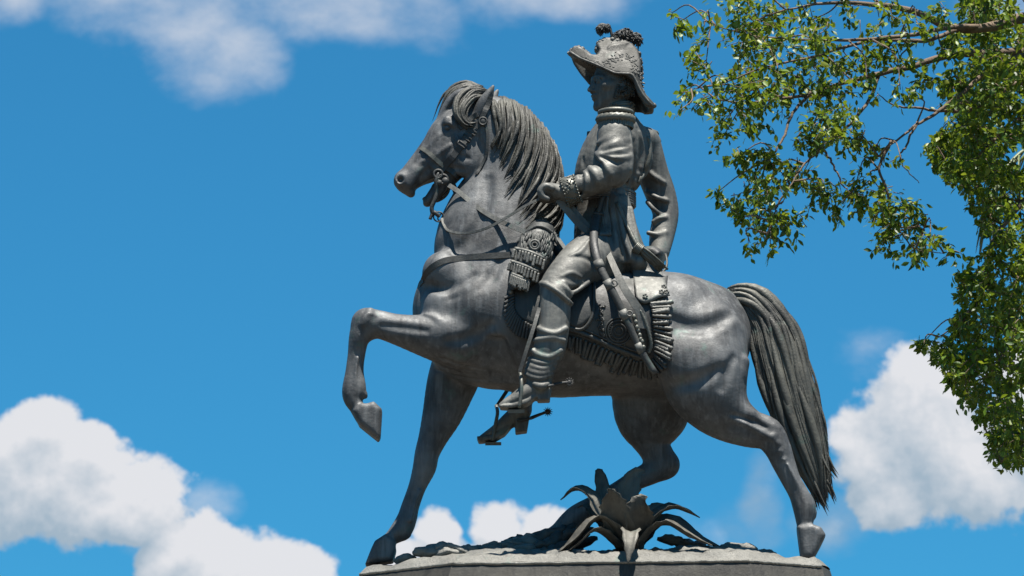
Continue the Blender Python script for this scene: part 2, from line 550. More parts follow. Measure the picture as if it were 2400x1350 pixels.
        for ax in range(3):
            o1, o2 = (ax + 1) % 3, (ax + 2) % 3
            lo_ = [slice(None)] * 3; hi_ = [slice(None)] * 3
            lo_[ax] = slice(0, -1); hi_[ax] = slice(1, None)
            ch = neg[tuple(lo_)] != neg[tuple(hi_)]
            e = np.argwhere(ch)
            e = e[(e[:, o1] > 0) & (e[:, o2] > 0) & (e[:, o1] < s.n[o1] - 1) & (e[:, o2] < s.n[o2] - 1)]
            fl = neg[e[:, 0], e[:, 1], e[:, 2]]
            c = []
            for a, b in ((0, 0), (1, 0), (1, 1), (0, 1)):
                f = e.copy(); f[:, o1] -= 1 - a; f[:, o2] -= 1 - b
                c.append(vid[f[:, 0], f[:, 1], f[:, 2]])
            qd = np.stack(c, 1)
            qd[~fl] = qd[~fl][:, ::-1]
            quads.append(qd)
        Q = np.concatenate(quads)
        Q = Q[(Q >= 0).all(1)]
        for it in range(relax):
            acc = np.zeros_like(V); c = np.zeros(len(V))
            for a in range(4):
                i, j = Q[:, a], Q[:, (a + 1) % 4]
                for kx in range(3): acc[:, kx] += np.bincount(i, V[j, kx], len(V)) + np.bincount(j, V[i, kx], len(V))
                c += np.bincount(i, minlength=len(V)) + np.bincount(j, minlength=len(V))
            V = V + (acc / np.maximum(c, 1)[:, None] - V) * .5
        return V, Q

    def build(s, name, mat, parent=None, relax=2, label=None):
        V, Q = s.mesh(relax)
        if parent is not None: V = V - origin_of(parent)
        me = bpy.data.meshes.new(name)
        me.vertices.add(len(V)); me.vertices.foreach_set('co', V.astype(np.float32).ravel())
        me.loops.add(Q.size); me.loops.foreach_set('vertex_index', Q.astype(np.int32).ravel())
        me.polygons.add(len(Q)); me.polygons.foreach_set('loop_start', np.arange(0, Q.size, 4, dtype=np.int32))
        me.update(calc_edges=True)
        me.polygons.foreach_set('use_smooth', np.ones(len(Q), bool))
        me.materials.append(mat); me.validate(); me.update()
        o = bpy.data.objects.new(name, me); col.objects.link(o)
        if parent is not None: o.parent = parent
        if label: o['label'] = label
        return o


def secs(lst):
    """sections given by two outline pixels: ax, ay, bx, by, depth px, half width px -> chain nodes"""
    out = []
    for ax, ay, bx, by, w, ry in lst:
        A = P(ax, ay, w * S); B = P(bx, by, w * S)
        out.append([*((A + B) / 2), np.linalg.norm(A - B) / 2, ry * S])
    return out


def nds(lst):
    """nodes: px, py, depth px, radius px [, half width px]"""
    out = []
    for t in lst:
        r = t[3]; ry = t[4] if len(t) > 4 else r
        out.append([*P(t[0], t[1], t[2] * S), r * S, ry * S])
    return out


def pl(pts, w):
    q = P(np.array([p[0] for p in pts], float), np.array([p[1] for p in pts], float), np.full(len(pts), w * S))
    return q[:, [0, 2]]


# ------------------------------------------------------------------ setting: plaza and the stone pedestal
Z0 = float(P(1400, 1313, -.55)[2])           # top edge of the bronze plinth
ground = make_obj('plaza_ground', [(-900, -900, 0), (900, -900, 0), (900, 900, 0), (-900, 900, 0)], [(0, 1, 2, 3)],
                  plain('plaza_paving', (0.05, 0.038, 0.025), (0.075, 0.057, 0.038), .8, .85, .3), smooth=False)
tag(ground, kind='structure')


def plinth_outline(grow=0.0):
    fl = PZ(1060, 1319, Z0); fr = PZ(1755, 1312.5, Z0); le = PZ(843, 1344, Z0); re = PZ(1925, 1326, Z0)
    re2 = PZ(1946, 1338, Z0); 
    front = [le, fl, fr, re, re2]
    yc = .06
    pts = [(p[0], p[1]) for p in front]
    back = [(x, 2 * yc - y) for x, y in reversed(pts)]
    pts = pts + back
    if grow:
        cx = sum(p[0] for p in pts) / len(pts)
        pts = [(x + math.copysign(grow, x - cx), y + math.copysign(grow, y - yc)) for x, y in pts]
    return pts


def prism(pts0, z0, pts1, z1, cap=True):
    n_ = len(pts0)
    V = [(x, y, z0) for x, y in pts0] + [(x, y, z1) for x, y in pts1]
    F = [(i, (i + 1) % n_, n_ + (i + 1) % n_, n_ + i) for i in range(n_)]
    if cap: F += [tuple(range(n_ - 1, -1, -1)), tuple(range(n_, 2 * n_))]
    return V, F


ped = empty('stone_pedestal', (float(P(1400, 1313)[0]), .06, 0))
M_STONE = plain('pedestal_stone', (0.36, 0.34, 0.30), (0.48, 0.45, 0.40), 9, .8, .35)
zt = Z0 - .34
for nm, g0, za, g1, zb in (('step', .75, 0.0, .75, .35), ('step', .5, .35, .5, .7), ('base_moulding', .32, .7, .16, 1.1), ('shaft', .10, 1.1, .06, zt - .55),
                           ('cornice', .10, zt - .55, .30, zt - .2), ('top_slab', .26, zt - .2, .26, zt)):
    mb = MB(); mb.add(*prism(plinth_outline(g0), za, plinth_outline(g1), zb))
    mb.build(nm, M_STONE, ped, smooth=False)
tag(ped, 'tall pale stone pedestal under the bronze horseman, mostly below the frame', 'pedestal')

statue = empty('equestrian_statue', (float(P(1400, 1313)[0]), 0.06, zt))
tag(statue, 'dark bronze statue of a uniformed rider on a prancing horse above an agave', 'statue')

# ------------------------------------------------------------------ horse
lo = P(790, 1330, 0); hi = P(1960, 190, 0)
H = Field((lo[0], -.56, Z0 - .02), (hi[0], .56, hi[2] + .03), .0075)
k = .05
H.chain(secs([(1652, 664, 1608, 916, 0, 112), (1575, 642, 1548, 930, 0, 142), (1490, 640, 1470, 924, 0, 154), (1400, 642, 1380, 924, 0, 158), (1300, 622, 1280, 928, 0, 152),
              (1222, 590, 1190, 913, 0, 142), (1150, 578, 1118, 896, 0, 126), (1084, 612, 1062, 790, 0, 104)]), k=.03)
H.chain(nds([(1600, 706, 0, 52, 90), (1650, 712, 0, 44, 62), (1692, 710, 0, 30, 34)]), k=.05)
# neck and head
H.chain(secs([(1330, 640, 1030, 660, 0, 108), (1312, 570, 1018, 600, 0, 96), (1312, 500, 1046, 533, 0, 76), (1312, 430, 1092, 478, 0, 62), (1292, 345, 1116, 426, 0, 52), (1246, 278, 1118, 396, 0, 48),
              (1190, 238, 1112, 350, 0, 44)]), k=.05)
H.chain(secs([(1128, 226, 1146, 372, 0, 40), (1066, 250, 1116, 404, 0, 43), (1020, 302, 1079, 414, 0, 39), (986, 343, 1043, 424, 0, 33), (957, 378, 1005, 429, 0, 28), (936, 405, 970, 444, 0, 27)]), k=.02)
H.chain(nds([(948, 424, 0, 25, 29), (956, 440, 0, 17, 24), (963, 452, 0, 11, 18)]), k=.02)           # upper lip
H.chain(nds([(1062, 408, 0, 20, 26), (1030, 444, 0, 19, 19), (1006, 470, 0, 13, 17), (1000, 476, 0, 9, 14)]), k=.02)   # lower jaw, mouth open
H.chain(nds([(1003, 464, 0, 3, 12), (992, 466, 0, 3, 10)]), k=.006)                                  # lower lip
H.chain(nds([(978, 450, 0, 4, 20), (995, 436, 0, 5, 22), (1020, 424, 0, 5, 24)]), k=.01, op='-')     # mouth
for s_ in (-1, 1):
    H.chain(nds([(1092, 372, s_ * 30, 44, 16)]), k=.03)                  # jowl
    H.chain(nds([(1050, 283, s_ * 36, 13, 9), (1062, 292, s_ * 38, 11, 8)]), k=.02)   # brow
    H.chain(nds([(1045, 299, s_ * 45, 6, 6), (1054, 301, s_ * 46, 6, 6)]), k=.014, op='-')      # eye hollow
    H.chain(nds([(1075, 330, s_ * 40, 6, 6), (1040, 352, s_ * 36, 6, 6), (1015, 372, s_ * 31, 5, 5)]), k=.014)   # cheek crest
    H.chain(nds([(1030, 318, s_ * 30, 5, 5), (1008, 342, s_ * 26, 5, 5), (985, 366, s_ * 22, 4, 4)]), k=.014)   # nasal ridge
    H.chain(nds([(936, 409, s_ * 20, 4), (929, 420, s_ * 22, 4), (934, 431, s_ * 23, 4), (945, 428, s_ * 25, 4), (947, 416, s_ * 25, 4), (936, 409, s_ * 20, 4)]), k=.012)
    H.chain(nds([(938, 420, s_ * 30, 8, 13)]), k=.006, op='-')           # nostril
    H.chain(nds([(975, 400, s_ * 27, 12, 5), (960, 430, s_ * 24, 10, 5)]), k=.02)
# ears
H.chain(nds([(1124, 268, -34, 15, 12), (1132, 248, -38, 17, 12), (1144, 225, -42, 13, 9), (1156, 202, -44, 4, 4)]), k=.015)
H.chain(nds([(1144, 252, -50, 7, 9), (1150, 230, -53, 6, 9), (1156, 212, -52, 3, 5)]), k=.006, op='-')
H.chain(nds([(1134, 268, 34, 15, 12), (1142, 250, 38, 15, 12), (1155, 232, 42, 12, 9), (1166, 212, 44, 4, 4)]), k=.015)
# near fore leg, raised
H.chain(secs([(1075, 720, 1060, 862, -70, 62), (1000, 738, 992, 834, -78, 48), (935, 737, 930, 808, -78, 36), (893, 729, 893, 794, -78, 30), (862, 722, 858, 790, -78, 31)]), k=.035)
H.chain(secs([(836, 738, 880, 790, -78, 31), (820, 782, 864, 803, -78, 27), (815, 834, 856, 828, -78, 19), (810, 876, 852, 866, -78, 18), (802, 917, 858, 908, -78, 24), (805, 938, 850, 930, -78, 23), (820, 962, 852, 946, -78, 21), (833, 984, 868, 960, -78, 23)]), k=.025)
H.slab(pl([(826, 966), (842, 999), (887, 1035), (892, 1026), (896, 962), (877, 944), (860, 949), (846, 948)], -78), -78 * S, 29 * S, k=.012, rnd=.034)
H.chain(nds([(854, 924, -78, 8, 10), (857, 930, -78, 5, 7)]), k=.01)
H.chain(nds([(872, 951, -92, 4), (868, 970, -98, 3.5), (862, 985, -98, 3)]), k=.006)
H.chain(nds([(868, 728, -96, 7), (862, 745, -106, 7), (850, 760, -106, 7)]), k=.02)
for c_ in ([(996, 737, -106, 4), (1022, 748, -118, 5), (1040, 772, -121, 5), (1047, 800, -116, 4)], [(1008, 736, -104, 3), (1034, 752, -120, 4), (1050, 782, -121, 3)]):
    H.chain(nds(c_), k=.014)
H.line([(1000, 775), (950, 768), (895, 762)], 6, .03, '-', .5)
# far fore leg, planted
H.chain(secs([(1030, 790, 1140, 810, 66, 62), (1008, 862, 1128, 880, 70, 52), (998, 910, 1112, 914, 72, 46), (990, 970, 1084, 970, 74, 38), (981, 1023, 1050, 1025, 76, 31), (972, 1064, 1030, 1062, 76, 29), (967, 1098, 1022, 1096, 76, 27),
              (957, 1142, 999, 1140, 76, 20), (941, 1188, 983, 1184, 76, 19), (930, 1214, 977, 1218, 76, 24), (916, 1238, 966, 1244, 76, 25), (902, 1256, 936, 1264, 76, 22), (890, 1268, 926, 1276, 76, 24)]), k=.03)
H.slab(pl([(905, 1254), (879, 1271), (870, 1290), (856, 1326), (922, 1318), (929, 1290), (926, 1270)], 76), 76 * S, 31 * S, k=.01, rnd=.03)
H.chain(nds([(954, 1254, 76, 9, 10), (948, 1262, 76, 5, 7)]), k=.01)
# near hind leg
H.chain(secs([(1545, 800, 1753, 796, -60, 84), (1548, 884, 1751, 876, -84, 82), (1592, 948, 1750, 922, -88, 64), (1650, 998, 1762, 952, -84, 44), (1716, 1028, 1792, 978, -86, 33), (1768, 1042, 1826, 990, -86, 29),
              (1797, 1068, 1843, 1024, -86, 27), (1817, 1104, 1856, 1066, -86, 21), (1834, 1136, 1872, 1110, -86, 20), (1850, 1166, 1892, 1146, -86, 21), (1858, 1192, 1912, 1184, -86, 26), (1864, 1217, 1908, 1210, -86, 25), (1869, 1238, 1904, 1228, -86, 23), (1872, 1254, 1912, 1242, -86, 25)]), k=.035)
H.slab(pl([(1867, 1236), (1872, 1276), (1877, 1312), (1904, 1317), (1923, 1282), (1935, 1257), (1924, 1239), (1900, 1230)], -86), -86 * S, 30 * S, k=.01, rnd=.034)
H.chain(nds([(1906, 1202, -86, 9, 10), (1908, 1212, -86, 5, 7)]), k=.01)
# far hind leg, stepping under
H.chain(secs([(1432, 880, 1640, 880, 70, 86), (1438, 955, 1616, 966, 80, 62), (1466, 1012, 1572, 1006, 84, 42), (1490, 1046, 1569, 1038, 86, 32), (1506, 1070, 1580, 1066, 86, 27), (1520, 1090, 1592, 1086, 86, 22)]), k=.03)
H.chain(nds([(1562, 1090, 86, 27, 22), (1530, 1106, 86, 28, 23), (1496, 1122, 86, 25, 22), (1452, 1147, 86, 21, 20), (1400, 1178, 86, 21, 19), (1356, 1204, 86, 24, 23), (1334, 1224, 86, 25, 24), (1308, 1246, 86, 20, 22), (1284, 1264, 86, 21, 25), (1262, 1280, 86, 19, 26)]), k=.03)
H.slab(pl([(1300, 1244), (1272, 1256), (1244, 1290), (1250, 1300), (1304, 1302), (1312, 1270)], 86), 86 * S, 28 * S, k=.012, rnd=.03)
# muscles: shoulder, chest, haunch
H.chain(nds([(1042, 640, -62, 52, 48)]), k=.05)
H.chain(nds([(1045, 722, -72, 52, 42)]), k=.05)
H.line([(1000, 670), (1036, 676), (1078, 668), (1112, 646)], 11, .035, '-', .45)
H.line([(1060, 700), (1110, 690), (1150, 650), (1172, 610)], 8, .05, '-', .6)
H.line([(1052, 800), (1100, 792), (1150, 760)], 8, .05, '-', .6)
H.chain(nds([(1120, 720, -92, 60, 44)]), k=.06)
H.chain(nds([(1596, 846, -122, 62, 42), (1656, 856, -122, 56, 40)]), k=.06)
H.chain(nds([(1600, 706, -76, 44, 40)]), k=.06)
H.line([(1578, 748), (1625, 764), (1672, 756), (1712, 735)], 12, .06, '-', .55)
H.line([(1580, 905), (1640, 890), (1690, 862)], 8, .06, '-', .6)
H.line([(1722, 838), (1706, 872), (1694, 910)], 10, .04, '-', .5)
H.chain(nds([(1736, 880, -104, 12, 20), (1742, 850, -98, 14, 24)]), k=.03)
H.chain(nds([(1712, 950, -112, 24, 16), (1752, 972, -112, 18, 12)]), k=.03)
H.chain(nds([(1690, 968, -124, 7), (1760, 1000, -118, 6), (1812, 1030, -112, 6)]), k=.02)
H.chain(nds([(1760, 968, -112, 5), (1800, 996, -108, 5), (1824, 1004, -100, 6)]), k=.016)
H.line([(1716, 972), (1756, 984), (1796, 1002)], 5, .02, '-', .4)
for b_ in ((1822, 1040, -108, 8), (1828, 1058, -106, 7), (1838, 1078, -104, 6), (1812, 1022, -110, 8)):
    H.chain(nds([b_]), k=.014)
H.chain(nds([(1846, 1088, -108, 3), (1866, 1125, -108, 3), (1884, 1162, -106, 3)]), k=.01)
H.chain(nds([(838, 838, -98, 3), (834, 870, -98, 3), (832, 900, -98, 4)]), k=.01)
H.chain(nds([(984, 1150, 56, 4), (970, 1190, 56, 4), (962, 1220, 52, 5)]), k=.012)
H.line([(1142, 420), (1136, 480), (1106, 545), (1064, 590)], 10, .06, '-', .7)
for wv in range(4):       # skin creases behind the elbow
    H.line([(1190 - wv * 16, 884 + wv * 3), (1100 - wv * 10, 862 + wv * 7), (1024 - wv * 2, 838 + wv * 9)], 4, .02, '-', .5)
for wv in range(5):       # ribs
    H.line([(1178 + wv * 8 - 30, 800), (1176 + wv * 12 - 30, 850), (1190 + wv * 14 - 30, 890)], 6, .05, '-', .8)
for pts_, r_ in (([(1030, 420), (1060, 396), (1090, 398)], 4), ([(1010, 392), (990, 410), (985, 430)], 4), ([(1060, 330), (1075, 360), (1100, 372)], 5), ([(1120, 320), (1132, 360), (1126, 396)], 5)):
    H.line(pts_, r_, .02, '-', .5)
for pts_, r_ in (([(1000, 380), (1020, 396), (1044, 402)], 4), ([(980, 385), (1000, 372), (1020, 352)], 4), ([(1066, 318), (1080, 345), (1072, 372)], 5), ([(1040, 310), (1046, 312), (1056, 308)], 3), ([(1038, 290), (1048, 288), (1060, 293)], 4),
                 ([(880, 740), (864, 736), (850, 748)], 5), ([(846, 770), (842, 790), (838, 812)], 4), ([(1850, 1100), (1868, 1140), (1884, 1176)], 3)):
    H.line(pts_, r_, .014, '+', .5)
H.chain(nds([(1126, 226, 0, 14, 26), (1086, 222, -4, 15, 28), (1058, 240, 2, 14, 26), (1040, 268, 4, 11, 22), (1024, 298, 6, 7, 16)]), k=.012)      # forelock mass
horse = H.build('horse', M_BRONZE, statue)

for s_ in (-1, 1):
    V_, F_ = ellipsoid(P(1049, 299, s_ * 37 * S), 8 * S, 7 * S, 7 * S)
    make_obj('eye', V_, F_, M_BRONZE, horse)


def hug(field, pts, off=2.0, n_=None, fallback=0.0):
    """pixel path laid on the near surface of a field; returns world points"""
    q = catmull(np.array(pts, float), n_ or max(8, len(pts) * 4))
    w = field.surf(q[:, 0], q[:, 1])
    ok = ~np.isnan(w)
    if not ok.any(): w[:] = fallback
    else: w = np.interp(np.arange(len(w)), np.where(ok)[0], w[ok])
    w = np.convolve(np.pad(w, 1, 'edge'), [.25, .5, .25], 'valid')
    return P(q[:, 0], q[:, 1], w - off * S)
# mane: overlapping locks falling from the crest
GUIDES = [[(1150, 226), (1158, 262), (1164, 300), (1160, 338), (1154, 352)], [(1178, 226), (1184, 270), (1186, 315), (1176, 350), (1166, 372)], [(1206, 234), (1212, 285), (1205, 335), (1190, 375), (1178, 410)],
          [(1238, 254), (1243, 310), (1228, 370), (1203, 420), (1182, 470)], [(1270, 286), (1274, 345), (1256, 402), (1226, 455), (1192, 512)], [(1296, 326), (1299, 382), (1282, 432), (1246, 480), (1200, 535)],
          [(1313, 370), (1314, 425), (1296, 470), (1256, 512), (1208, 555)], [(1320, 420), (1320, 475), (1302, 515), (1262, 545), (1212, 575)], [(1321, 480), (1317, 525), (1295, 552), (1256, 570), (1222, 586)]]
GU = np.array(GUIDES, float)
mane = MB()
BASE_T = np.linspace(0, 1, 14)
for q in range(900):
    u = rng.uniform(0, len(GU) - 1.001); i = int(u); f = u - i
    gpts = GU[i] * (1 - f) + GU[i + 1] * f
    top_ = q < 540
    a = 0 if top_ else rng.uniform(.05, .45); b = rng.uniform(.55, 1.0) if top_ else min(1, a + rng.uniform(.4, .75))
    c = catmull(gpts, 40)[int(a * 39): max(int(b * 39), int(a * 39) + 12)]
    c = c[np.linspace(0, len(c) - 1, 14).astype(int)]
    t = BASE_T
    clump = math.floor(u * 5) / 5                      # hairs of one lock swing together
    amp = 6 + 7 * math.sin(clump * 7.3)
    tan = np.gradient(c, axis=0); nn = np.stack([-tan[:, 1], tan[:, 0]], 1); nn /= np.linalg.norm(nn, axis=1)[:, None] + 1e-9
    gather = (u - clump - .1) * 60 * t * .55            # and draw together towards the tip
    c = c + nn * ((np.sin((a + t * (b - a)) * (5 + 3 * math.sin(clump * 5.1)) + clump * 9) * amp * t + np.clip(t - .6, 0, 1) * 16 * math.sin(clump * 13.7)) + gather + rng.normal(0, 1.2))[:, None]
    w = H.surf(c[:, 0], c[:, 1]); ok = ~np.isnan(w)
    if ok.sum() < 4: continue
    w = np.interp(np.arange(14), np.where(ok)[0], w[ok])
    w = np.convolve(np.pad(w, 2, 'edge'), [.1, .2, .4, .2, .1], 'valid')
    big = q % 14 == 0
    lift = (4 + 7 * math.sin(clump * 11) + rng.uniform(-1, 3)) * np.sin(np.pi * np.clip(t, 0, 1) ** .8) - .5
    path = P(c[:, 0], c[:, 1], w - lift * S)
    if top_:
        inward = c[3] - c[0]; inward /= np.linalg.norm(inward) + 1e-9
        root = c[0] + np.array([-8, 6]) + inward * 4
        path[0] = P(root[0], root[1], 10 * S); path[1] = P(c[0, 0] - 2, c[0, 1] + 2, -4 * S)
    rr = (rng.uniform(4, 6.5) if big else rng.uniform(1.2, 3.0)) * S * np.clip(np.minimum((.8 if top_ else .1) + t * 4, (1.03 - t) * 1.5), 0.05, 1)
    mane.add(*tube(path, rr, rr * .8, seg=5))
mane.build('mane', M_HAIR, horse)

fore = MB()
FL = [[(1135, 212, -4), (1096, 204, -6), (1064, 220, -4), (1046, 252, 2), (1034, 284, 10), (1020, 304, 16)],
      [(1138, 218, -10), (1100, 214, -24), (1074, 236, -40), (1070, 268, -48), (1088, 292, -50), (1112, 294, -46)],
      [(1140, 222, -16), (1108, 224, -34), (1086, 248, -48), (1084, 274, -50), (1100, 292, -50), (1120, 290, -46)],
      [(1132, 212, 6), (1092, 202, 8), (1058, 214, 12), (1040, 244, 18), (1028, 276, 24), (1014, 306, 26)]]
FL = np.array(FL, float)
for q in range(130):
    i = q % 4
    c = catmull(FL[i] + rng.normal(0, [4.0, 4.0, 3.0]), 16)
    c = c[: rng.integers(11, 17)]; t = np.linspace(0, 1, len(c))
    c[:, 1] += np.sin(t * 5 + q) * 2.5
    fore.add(*tube(P(c[:, 0], c[:, 1], c[:, 2] * S), rng.uniform(2, 5.5) * S * np.clip(np.minimum(.2 + 4 * t, (1.04 - t) * 2.2), .05, 1), seg=6))
fore.build('forelock', M_HAIR, horse)

# tail
lo = P(1690, 1215, 0); hi = P(1975, 660, 0)
TF = Field((lo[0], -.25, lo[2]), (hi[0], .25, hi[2]), .008)
TAIL = [(1706, 694, 0, 19), (1735, 694, 0, 22), (1768, 712, 0, 34), (1800, 752, 0, 44), (1818, 800, 0, 54), (1836, 870, 0, 58), (1854, 940, 0, 58), (1878, 1020, 0, 50), (1902, 1088, 0, 38), (1918, 1140, 0, 22), (1930, 1180, 0, 8)]
TF.chain([[*r[:3], r[3], r[3] * .62] for r in nds(TAIL)], k=.01)
tail = TF.build('tail', M_HAIR, horse)
TA = np.array(TAIL, float)
tl = MB()
for q in range(620):
    lat = rng.uniform(-1, 1); dep = rng.uniform(-1, .6)
    if abs(lat) > .2 and dep > 0: dep = -dep
    t0 = rng.uniform(0, .55) * (q > 50); t1 = min(1.06, t0 + rng.uniform(.35, .7)) if q > 50 else rng.uniform(.75, 1.06)
    tt = np.linspace(t0, min(t1, 1), 20)
    cc = catmull(TA, 80); ii = (tt * 79).astype(int)
    c = cc[ii].copy()
    tan = np.gradient(cc, axis=0)[ii][:, :2]; nn = np.stack([-tan[:, 1], tan[:, 0]], 1); nn /= np.linalg.norm(nn, axis=1)[:, None]
    lat = lat + .10 * math.sin(lat * 17); sp = np.linspace(1, 1 + .16 * math.sin(round(lat * 5) * 2.3), 20)
    off = lat * np.sqrt(max(0, 1 - .3 * dep * dep)) * c[:, 3] * sp + np.sin(tt * rng.uniform(8, 16) + q) * rng.uniform(2, 7)
    xy = c[:, :2] + nn * off[:, None]
    sgn = -1 if dep < 0 else 1
    w = sgn * .62 * c[:, 3] * np.sqrt(np.clip(1 - (lat * .96) ** 2, 0, 1)) * 1.02
    t = np.linspace(0, 1, 20)
    rr = (rng.uniform(6, 12) if q % 22 == 0 else rng.uniform(1.3, 3.4)) * S * np.clip(np.minimum(.2 + t * 3, (1.03 - t) * 1.6), .04, 1)
    tl.add(*tube(P(xy[:, 0], xy[:, 1], w * S), rr, rr * .8, seg=6))
for (pts, r_) in (([(1912, 1000), (1930, 1060), (1945, 1096), (1961, 1122)], 8), ([(1900, 1060), (1925, 1120), (1946, 1150), (1958, 1176)], 9), ([(1890, 1060), (1908, 1120), (1925, 1165), (1940, 1198)], 9), ([(1880, 1060), (1896, 1120), (1910, 1160), (1918, 1184)], 8),
                  ([(1912, 930), (1926, 975), (1934, 1000), (1940, 1024)], 8), ([(1905, 900), (1920, 960), (1938, 1060), (1950, 1150)], 9), ([(1860, 1000), (1880, 1080), (1902, 1140), (1914, 1178)], 9)):
    c = catmull(np.array(pts, float), 14); t = np.linspace(0, 1, 14)
    for j in range(7):
        tl.add(*tube(P(c[:, 0] + rng.normal(0, 4) * (1 - .5 * t) + rng.normal(0, 3) * t, c[:, 1] + rng.normal(0, 7), np.full(14, rng.normal(0, 10) * S)), r_ * .42 * S * np.clip(np.minimum(.05 + 3 * t, (1.03 - t) * 2), .04, 1), seg=6))
tl.build('tail_locks', M_HAIR, tail)
# ------------------------------------------------------------------ rider
lo = P(1100, 1060, 0); hi = P(1610, 120, 0)
RF = Field((lo[0], -.64, lo[2]), (hi[0], .64, hi[2]), .0055)
LAT = (0.30, 0.95, 0.0)
RF.chain(secs([(1352, 612, 1500, 618, -4, 88), (1345, 560, 1488, 560, -4, 74), (1348, 505, 1468, 500, -4, 60), (1348, 462, 1474, 456, -2, 60), (1346, 410, 1486, 416, 0, 70), (1360, 366, 1506, 372, 2, 80), (1388, 326, 1512, 326, 4, 78), (1412, 300, 1500, 300, 4, 56)]), k=.02, ax=LAT)
RF.chain(nds([(1448, 300, 0, 38, 40), (1440, 262, -2, 31, 31), (1436, 236, -2, 29, 29)]), k=.025)
RF.chain(nds([(1470, 312, 40, 30, 36), (1512, 328, 74, 30, 34)]), k=.03)      # far shoulder
RF.chain(nds([(1440, 308, -70, 32, 30), (1440, 320, -100, 38, 34)]), k=.03)   # near shoulder
RF.chain(nds([(1498, 320, 20, 20, 40), (1510, 376, 26, 20, 42), (1484, 432, 12, 14, 38)]), k=.04)   # back
# near arm
RF.chain(nds([(1440, 318, -104, 40, 36), (1440, 356, -116, 40, 36), (1444, 392, -126, 38, 36), (1424, 412, -128, 36, 34), (1386, 426, -122, 32, 31), (1352, 443, -114, 28, 28), (1334, 450, -110, 27, 27)]), k=.02)
RF.chain(nds([(1462, 400, -130, 14, 20), (1448, 420, -128, 14, 20)]), k=.03)
for c_, r_ in (([(1470, 330, -126), (1440, 338, -146), (1408, 352, -136)], 6), ([(1474, 348, -128), (1446, 352, -152), (1408, 362, -142)], 6), ([(1476, 368, -138), (1450, 370, -160), (1412, 366, -148)], 6), ([(1398, 360, -120), (1404, 368, -144), (1420, 392, -158), (1430, 408, -158)], 6),
               ([(1382, 392, -136), (1392, 404, -152), (1402, 424, -154)], 5), ([(1366, 408, -130), (1372, 424, -146), (1374, 444, -142)], 5), ([(1450, 312, -128), (1424, 326, -138), (1402, 336, -126)], 5)):
    RF.chain(nds([(*p, r_) for p in c_]), k=.022)
for pts_, r_ in (([(1472, 342), (1440, 346), (1412, 354)], 4), ([(1474, 360), (1446, 362), (1414, 362)], 4), ([(1398, 372), (1408, 388), (1414, 412)], 5), ([(1446, 384), (1424, 372), (1404, 366)], 5), ([(1376, 400), (1386, 420), (1388, 444)], 4), ([(1362, 414), (1366, 434), (1362, 456)], 3)):
    RF.line(pts_, r_, .012, '-', .2)
# near hand, closed on the reins
RF.chain(nds([(1326, 452, -110, 19, 20), (1306, 451, -108, 20, 25), (1290, 446, -107, 17, 28)]), k=.015)
for j, (w, x0, ln) in enumerate(((-133, 3, .92), (-118, 0, 1.05), (-102, 0, 1.08), (-87, 3, 1.0))):
    RF.chain(nds([(1294, 438 + x0, w, 8), (1276 + x0, 436, w - 1, 8), (1266 + x0, 447, w, 7.6), (1270 + x0, 461 * 1, w + 1, 7.2), (1284, 466, w + 2, 6.6)]), k=.004)
RF.chain(nds([(1292, 450, -108, 14, 24), (1280, 452, -108, 12, 25)]), k=.006)
RF.chain(nds([(1310, 462, -92, 9), (1294, 468, -84, 8), (1276, 470, -92, 7), (1266, 466, -104, 6)]), k=.006)
# far arm, drawn back with the hand at the hip
RF.chain(nds([(1512, 338, 82, 38, 35), (1528, 400, 100, 38, 36), (1549, 458, 108, 36, 34), (1560, 502, 104, 31, 30), (1552, 548, 88, 30, 28), (1545, 590, 70, 25, 24)]), k=.025)
for c_ in ([(1518, 474, 80), (1530, 488, 74), (1546, 500, 76)], [(1532, 520, 68), (1544, 512, 66), (1560, 510, 70)], [(1518, 450, 84), (1538, 462, 70), (1562, 470, 72)], [(1520, 546, 62), (1540, 550, 58), (1560, 546, 64)], [(1516, 400, 66), (1536, 416, 66), (1556, 428, 72)]):
    RF.chain(nds([(*p, 6) for p in c_]), k=.016)
RF.chain(nds([(1544, 598, 64, 17, 20), (1538, 616, 54, 18, 16), (1530, 626, 46, 14, 14)]), k=.015)
for j in range(4):
    RF.chain(nds([(1536 + j * 5, 622, 52 + j * 6, 6.5), (1528 + j * 5, 638, 46 + j * 6, 6), (1522 + j * 4, 648, 40 + j * 5, 5.5), (1518 + j * 4, 652 - j, 34 + j * 5, 5)]), k=.004)
RF.chain(nds([(1530, 612, 44, 7), (1518, 622, 34, 6.5), (1512, 634, 28, 6)]), k=.006)
